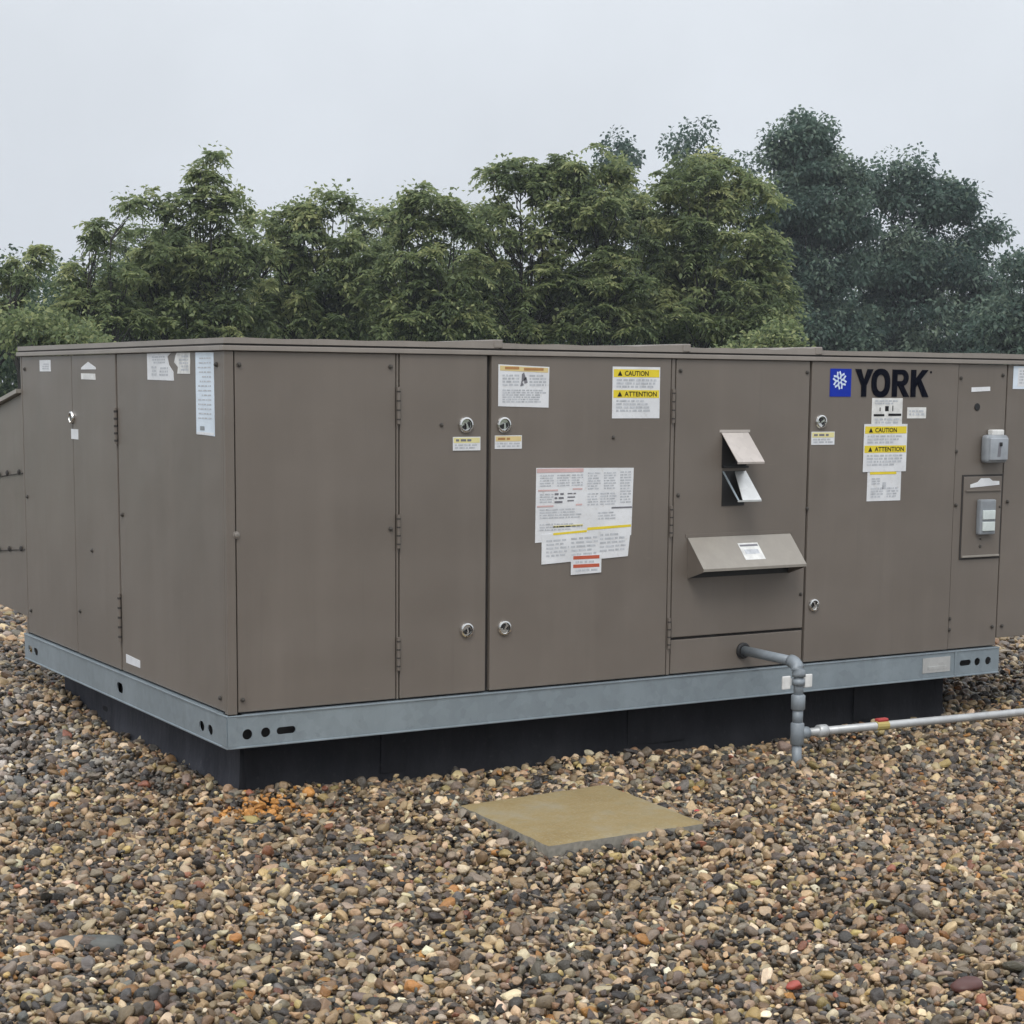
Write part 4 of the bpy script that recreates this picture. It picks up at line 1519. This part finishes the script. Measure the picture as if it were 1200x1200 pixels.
def tree(name, label, px, py_top, wpx, dist, kind, seed, mat, blobs=None, group=None, ncl=150, tone_mid=.42, lowz=None, leaf=None):
    """blobs: list of (dx px, top py, half-width px, half-height px) ellipses that make the crown outline"""
    rng = np.random.default_rng(seed)
    x0, y0 = spot(px, dist)
    t = thing(name, label, 'tree' if 'tree' in name else 'shrub', (x0, y0, GZ), group)
    m = dist / FPX
    rx, ry = math.cos(YAW), -math.sin(YAW)
    if blobs is None:
        blobs = [(0, py_top, wpx / 2, wpx * .42)]
    area = np.array([b[2] * b[3] for b in blobs], float)
    cnt = np.maximum(3, (ncl * (1.75 if kind == 'frond' else 1.45) * area / area.sum()).astype(int))
    cents, bl = [], []
    over = 0.28 / m
    for (dx, top, hw, hh), c in zip(blobs, cnt):
        top, hw, hh = top + over * .5, max((hw - over * .15) * (1.14 if kind == 'frond' else 1.04), 8), max(hh - over * .05, 8)
        d = unit_rows(rng.normal(0, 1, (c, 3)))
        low = d[:, 2] < -0.2
        d[low, 2] *= .5
        r = rng.random(c) ** .33
        q = d * r[:, None]
        lat = q[:, 0] * hw * m + dx * m
        dep = q[:, 1] * hw * m * .75
        zz = z_at(top + hh, dist) + q[:, 2] * hh * m
        cents.append(np.stack([x0 + rx * lat - ry * dep, y0 + ry * lat + rx * dep, zz], -1))
        bl += [len(bl)] * 0
    cents = np.concatenate(cents)
    # open gaps between the boughs
    nh = int(len(cents) ** .5 * 1.05)
    hc = cents[rng.choice(len(cents), nh)] + rng.normal(0, .15, (nh, 3))
    hr = rng.uniform(.12, .26, nh) * (1.25 if kind == 'clump' else 1.0)
    lat_c = cents[:, 0] * rx + cents[:, 1] * ry
    lat_h = hc[:, 0] * rx + hc[:, 1] * ry
    d2 = (lat_c[:, None] - lat_h[None]) ** 2 + (cents[:, 2][:, None] - hc[:, 2][None]) ** 2
    okc = ~((d2 < hr[None] ** 2).any(1) & (cents[:, 2] > np.percentile(cents[:, 2], 25)))
    if okc.sum() > 12 and kind != 'small':
        cents = cents[okc]
    if kind == 'frond':
        size = rng.uniform(.20, .40, len(cents))
        V, F, own = rosettes(cents, size, rng, leaf=leaf or 0.125)
        # tufts of loose leaves round some of the tips make the masses fuller and less alike
        kk = np.flatnonzero(rng.random(len(cents)) < .38)
        V2, F2, own2 = clumps(cents[kk], size[kk] * rng.uniform(.8, 1.5, len(kk)), rng, 46, .105)
        F2 = F2 + len(V)
        V, F, own = np.concatenate([V, V2]), np.concatenate([F, F2]), np.concatenate([own, kk[own2]])
    else:
        size = rng.uniform(.30, .72, len(cents)) * (1.0 if kind == 'clump' else .8)
        V, F, own = clumps(cents, size, rng, 130 if kind == 'clump' else 80, leaf or 0.145)
    # leaf colour: per-clump hue plus per-leaf scatter (no height or depth term)
    tn = rng.normal(tone_mid, .27 if kind == 'clump' else .18, len(cents))[own] + rng.normal(0, .12 if kind == 'clump' else .17, len(F))
    yl = rng.random(len(cents)) < .05
    tn = tn + yl[own] * .35
    mesh_from('crown', V, F, np.clip(tn, 0, 1), mat, t)
    # trunk and limbs
    TV, TF = [], []
    zmid = float(np.percentile(cents[:, 2], 12))
    zc = float(cents[:, 2].mean())
    H = zmid - GZ
    r0 = 0.035 * max(2.5, (cents[:, 2].max() - GZ)) ** .75
    tops = []
    big = sorted([b for b in blobs if b[2] > 24] or blobs[:1], key=lambda b: -b[2] * b[3])[:6]
    for q, (dx, top, hw, hh) in enumerate(big):
        lat = dx * m * .9 + rng.normal(0, .12)
        dep = rng.normal(0, .25)
        zt_ = z_at(top + hh * 1.5, dist)
        ox, oy = rng.normal(0, .12, 2)
        ex, ey = rx * lat - ry * dep, ry * lat + rx * dep
        ph = rng.uniform(0, 6.28)
        fs = np.linspace(0, 1, 9)
        pts = [np.array([x0 + ox + ex * f ** 1.7 + .10 * math.sin(f * 8 + ph) * f, y0 + oy + ey * f ** 1.7 + .08 * math.cos(f * 7 + ph) * f, GZ + (zt_ - GZ) * f]) for f in fs]
        k0 = r0 * (.8 if q == 0 else .42)
        limb(TV, TF, pts, [k0 * (1 - .9 * f) for f in fs], 7)
        tops.append(np.array(pts))
    sel = rng.choice(len(cents), min(len(cents), 120), replace=False)
    for i in sel:
        c = cents[i]
        best = None
        for pts in tops:
            zl = min(c[2] - .25, pts[-1, 2])
            st = np.array([np.interp(zl, pts[:, 2], pts[:, k]) for k in range(3)])
            hd = math.hypot(c[0] - st[0], c[1] - st[1])
            if best is None or hd < best[0]:
                best = (hd, pts)
        hd, pts = best
        zl = min(max(c[2] - 0.3 - 0.95 * hd, GZ + 1.5), pts[-1, 2])
        st = np.array([np.interp(zl, pts[:, 2], pts[:, k]) for k in range(3)])
        dv = c - st
        mid1 = st + dv * .35 + np.array([0, 0, -.05 * hd]) + rng.normal(0, .05, 3)
        mid2 = st + dv * .72 + np.array([0, 0, -.05 * hd]) + rng.normal(0, .06, 3)
        rb = .010 + .008 * hd
        limb(TV, TF, [st, mid1, mid2, c], [rb * 1.3, rb, rb * .7, rb * .35], 4)
    mesh_from('trunk', TV, TF, None, M['bark'], t)
    return t


def build_trees():
    A = M['leaf_near']; B = M['leaf_mid']; Cc = M['leaf_far']
    G1 = 'row of slender sumac-like trees behind the unit'
    # front row of frond-leaved trees, left to right
    tree('sumac_tree', 'low leafy tree with a small raised tuft at the far left edge', 30, 300, 120, 36, 'frond', 1, A,
         [(-10, 305, 60, 50), (22, 288, 14, 13), (-35, 330, 40, 50)], G1, 75)
    tree('sumac_tree', 'thin tree with a lone tuft left of the tallest left-hand tree', 128, 255, 90, 35, 'frond', 2, A,
         [(0, 258, 28, 24), (-10, 300, 52, 40), (0, 345, 52, 28), (28, 238, 14, 10)], G1, 60)
    tree('sumac_tree', 'tall open tree whose narrow tip rises highest in the left half', 238, 190, 150, 36, 'frond', 3, A,
         [(20, 188, 26, 20), (14, 215, 34, 24), (-52, 228, 24, 16), (0, 245, 72, 50), (-40, 285, 50, 40), (10, 310, 72, 42), (0, 350, 80, 30)], G1, 185)
    tree('sumac_tree', 'round-topped open tree right of the tallest left-hand tree', 375, 224, 140, 37, 'frond', 4, A,
         [(0, 224, 34, 20), (38, 226, 20, 14), (-30, 244, 36, 26), (0, 252, 70, 46), (0, 300, 74, 44), (0, 345, 70, 30)], G1, 165)
    tree('sumac_tree', 'short open tree in the dip left of the picture middle', 500, 217, 130, 36, 'frond', 5, A,
         [(5, 216, 40, 18), (-30, 240, 40, 26), (35, 236, 34, 26), (0, 270, 66, 44), (0, 315, 66, 40), (0, 352, 66, 28)], G1, 150)
    tree('sumac_tree', 'wide tree with a flat shoulder just right of the middle dip', 612, 188, 130, 37, 'frond', 6, A,
         [(-10, 187, 40, 22), (28, 192, 36, 24), (0, 222, 66, 44), (0, 275, 68, 52), (0, 340, 68, 34)], G1, 165)
    tree('sumac_tree', 'olive tree with a forked top in front of the grey-green crown', 700, 172, 130, 37, 'frond', 7, A,
         [(-30, 178, 30, 24), (5, 172, 26, 26), (0, 205, 62, 44), (5, 260, 66, 60), (0, 340, 66, 34)], G1, 170)
    tree('broad_tree', 'dense rounded olive tree filling the space left of the dark tall trees', 828, 184, 190, 38, 'frond', 8, A,
         [(-18, 184, 50, 36), (28, 200, 44, 40), (0, 235, 84, 62), (-6, 300, 92, 62), (44, 285, 42, 70)], None, 330, .46)
    tree('sumac_tree', 'half-hidden olive tree between the forked tree and the dense rounded tree', 765, 215, 90, 39, 'frond', 18, A,
         [(0, 215, 40, 40), (0, 270, 50, 70)], G1, 110)
    tree('sumac_tree', 'lower tree behind the tallest left-hand tree, on its left', 182, 262, 90, 41, 'frond', 31, A,
         [(0, 262, 42, 26), (0, 305, 56, 40), (0, 350, 60, 30)], G1, 100)
    tree('sumac_tree', 'lower tree filling the notch right of the tallest left-hand tree', 308, 248, 90, 41, 'frond', 32, A,
         [(0, 248, 34, 26), (0, 295, 52, 40), (0, 345, 60, 34)], G1, 100)
    tree('sumac_tree', 'lower tree filling the notch between the round-topped tree and the middle dip', 443, 243, 90, 41, 'frond', 33, A,
         [(0, 243, 38, 28), (0, 295, 54, 42), (0, 345, 60, 34)], G1, 100)
    tree('sumac_tree', 'lower tree filling the notch left of the wide flat-shouldered tree', 556, 226, 90, 41, 'frond', 34, A,
         [(0, 226, 32, 30), (0, 285, 52, 48), (0, 345, 60, 34)], G1, 110)
    tree('leafy_shrub', 'bright yellow-green shrub tip above the roof edge beside the dark trees', 905, 384, 60, 33, 'small', 9, A,
         [(0, 382, 22, 14), (-26, 396, 30, 12)], None, 34, .40, leaf=.10)
    tree('leafy_shrub', 'bright low shrub above the roof edge at the left end', 80, 386, 90, 33, 'small', 19, A,
         [(0, 386, 50, 16), (-40, 366, 30, 22)], None, 44, .5, leaf=.10)
    # far, cooler trees
    tree('far_tree', 'grey-green crown peeping over the forked olive tree', 718, 166, 70, 62, 'clump', 10, Cc,
         [(0, 166, 24, 32), (-14, 200, 40, 40), (5, 260, 50, 60)], None, 70)
    tree('far_tree', 'grey-green flat crown peeping over the dense rounded tree', 800, 153, 70, 62, 'clump', 11, Cc,
         [(-4, 152, 24, 24), (2, 176, 34, 36), (0, 250, 50, 60)], None, 70)
    tree('tall_tree', 'tallest dark tree of the right half with a narrow domed top', 930, 135, 170, 58, 'clump', 12, Cc,
         [(-4, 139, 34, 26), (-2, 168, 50, 34), (-48, 176, 26, 22), (40, 185, 28, 24), (0, 212, 74, 46), (50, 235, 36, 30), (0, 275, 76, 44), (10, 330, 80, 50), (10, 385, 90, 40)], None, 380)
    tree('tall_tree', 'broad dark tree with a stepped top at the right', 1060, 185, 190, 60, 'clump', 13, Cc,
         [(-16, 190, 26, 24), (-36, 208, 30, 24), (10, 216, 44, 30), (48, 224, 24, 20), (0, 262, 84, 50), (74, 262, 26, 20), (0, 330, 96, 60), (84, 300, 30, 44), (0, 390, 110, 45)], None, 430)
    tree('far_tree', 'lower blue-green tree cut by the right picture edge', 1195, 290, 90, 54, 'clump', 14, Cc,
         [(4, 290, 36, 26), (-8, 330, 50, 44), (20, 310, 40, 60), (0, 380, 60, 50)], None, 140)
    # undergrowth thicket closing the gaps low down: one mass nobody could count
    rng = np.random.default_rng(77)
    cs = []
    for px in np.arange(-140, 1360, 9):
        for dist, top in ((66, 352), (70, 340)) if px > 905 else ((42, 372), (46, 350), (51, 330)):
            tt = top + 20 * math.sin(px * .021 + dist) + 14 * math.sin(px * .057 + dist * 2) + rng.normal(0, 14)
            for py in np.arange(tt, 470, 21):
                dd = dist + rng.normal(0, 1.2)
                x, y = spot(px + rng.normal(0, 7), dd)
                cs.append((x, y, z_at(py + rng.normal(0, 6), dd)))
    cs = np.array(cs)
    V, F, own = clumps(cs, rng.uniform(.3, .6, len(cs)), rng, 70, .115)
    lo = []
    for px in np.arange(-140, 1360, 16):
        for dist in ((66, 70) if px > 905 else (42, 46, 51)):
            zl_ = z_at(470, dist)
            while zl_ > GZ + .2:
                x, y = spot(px + rng.normal(0, 8), dist + rng.normal(0, 1.2))
                lo.append((x, y, zl_ + rng.normal(0, .2)))
                zl_ -= .62
    lo = np.array(lo)
    V2, F2, own2 = clumps(lo, rng.uniform(.5, .8, len(lo)), rng, 24, .24)
    F = np.concatenate([F, F2 + len(V)])
    V = np.concatenate([V, V2])
    own = np.concatenate([own, own2 + len(cs)])
    cs = np.concatenate([cs, lo])
    tn = rng.normal(.28, .20, len(cs))[own] + rng.normal(0, .14, len(F))
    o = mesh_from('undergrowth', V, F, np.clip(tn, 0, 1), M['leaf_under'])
    o['kind'] = 'stuff'
    o['label'] = 'dense mass of green undergrowth closing the gaps under the trees'
    o['category'] = 'undergrowth'


build_trees()


# ================================================================== HAZE (thin damp air)
def build_haze(density):
    o = obj('haze', box(-80, -40, -6.4, 140, 130, 14.5))
    o['kind'] = 'stuff'
    m_ = bpy.data.materials.new('haze_air')
    m_.use_nodes = True
    n_ = m_.node_tree.nodes
    n_.remove(n_['Principled BSDF'])
    v_ = n_.new('ShaderNodeVolumePrincipled')
    v_.inputs['Color'].default_value = (0.86, 0.92, 1.0, 1)
    v_.inputs['Density'].default_value = density
    v_.inputs['Anisotropy'].default_value = 0.0
    m_.node_tree.links.new(v_.outputs[0], n_['Material Output'].inputs['Volume'])
    o.data.materials.append(m_)
    o['label'] = 'thin pale damp air'
    o['category'] = 'haze'


build_haze(0.0008)
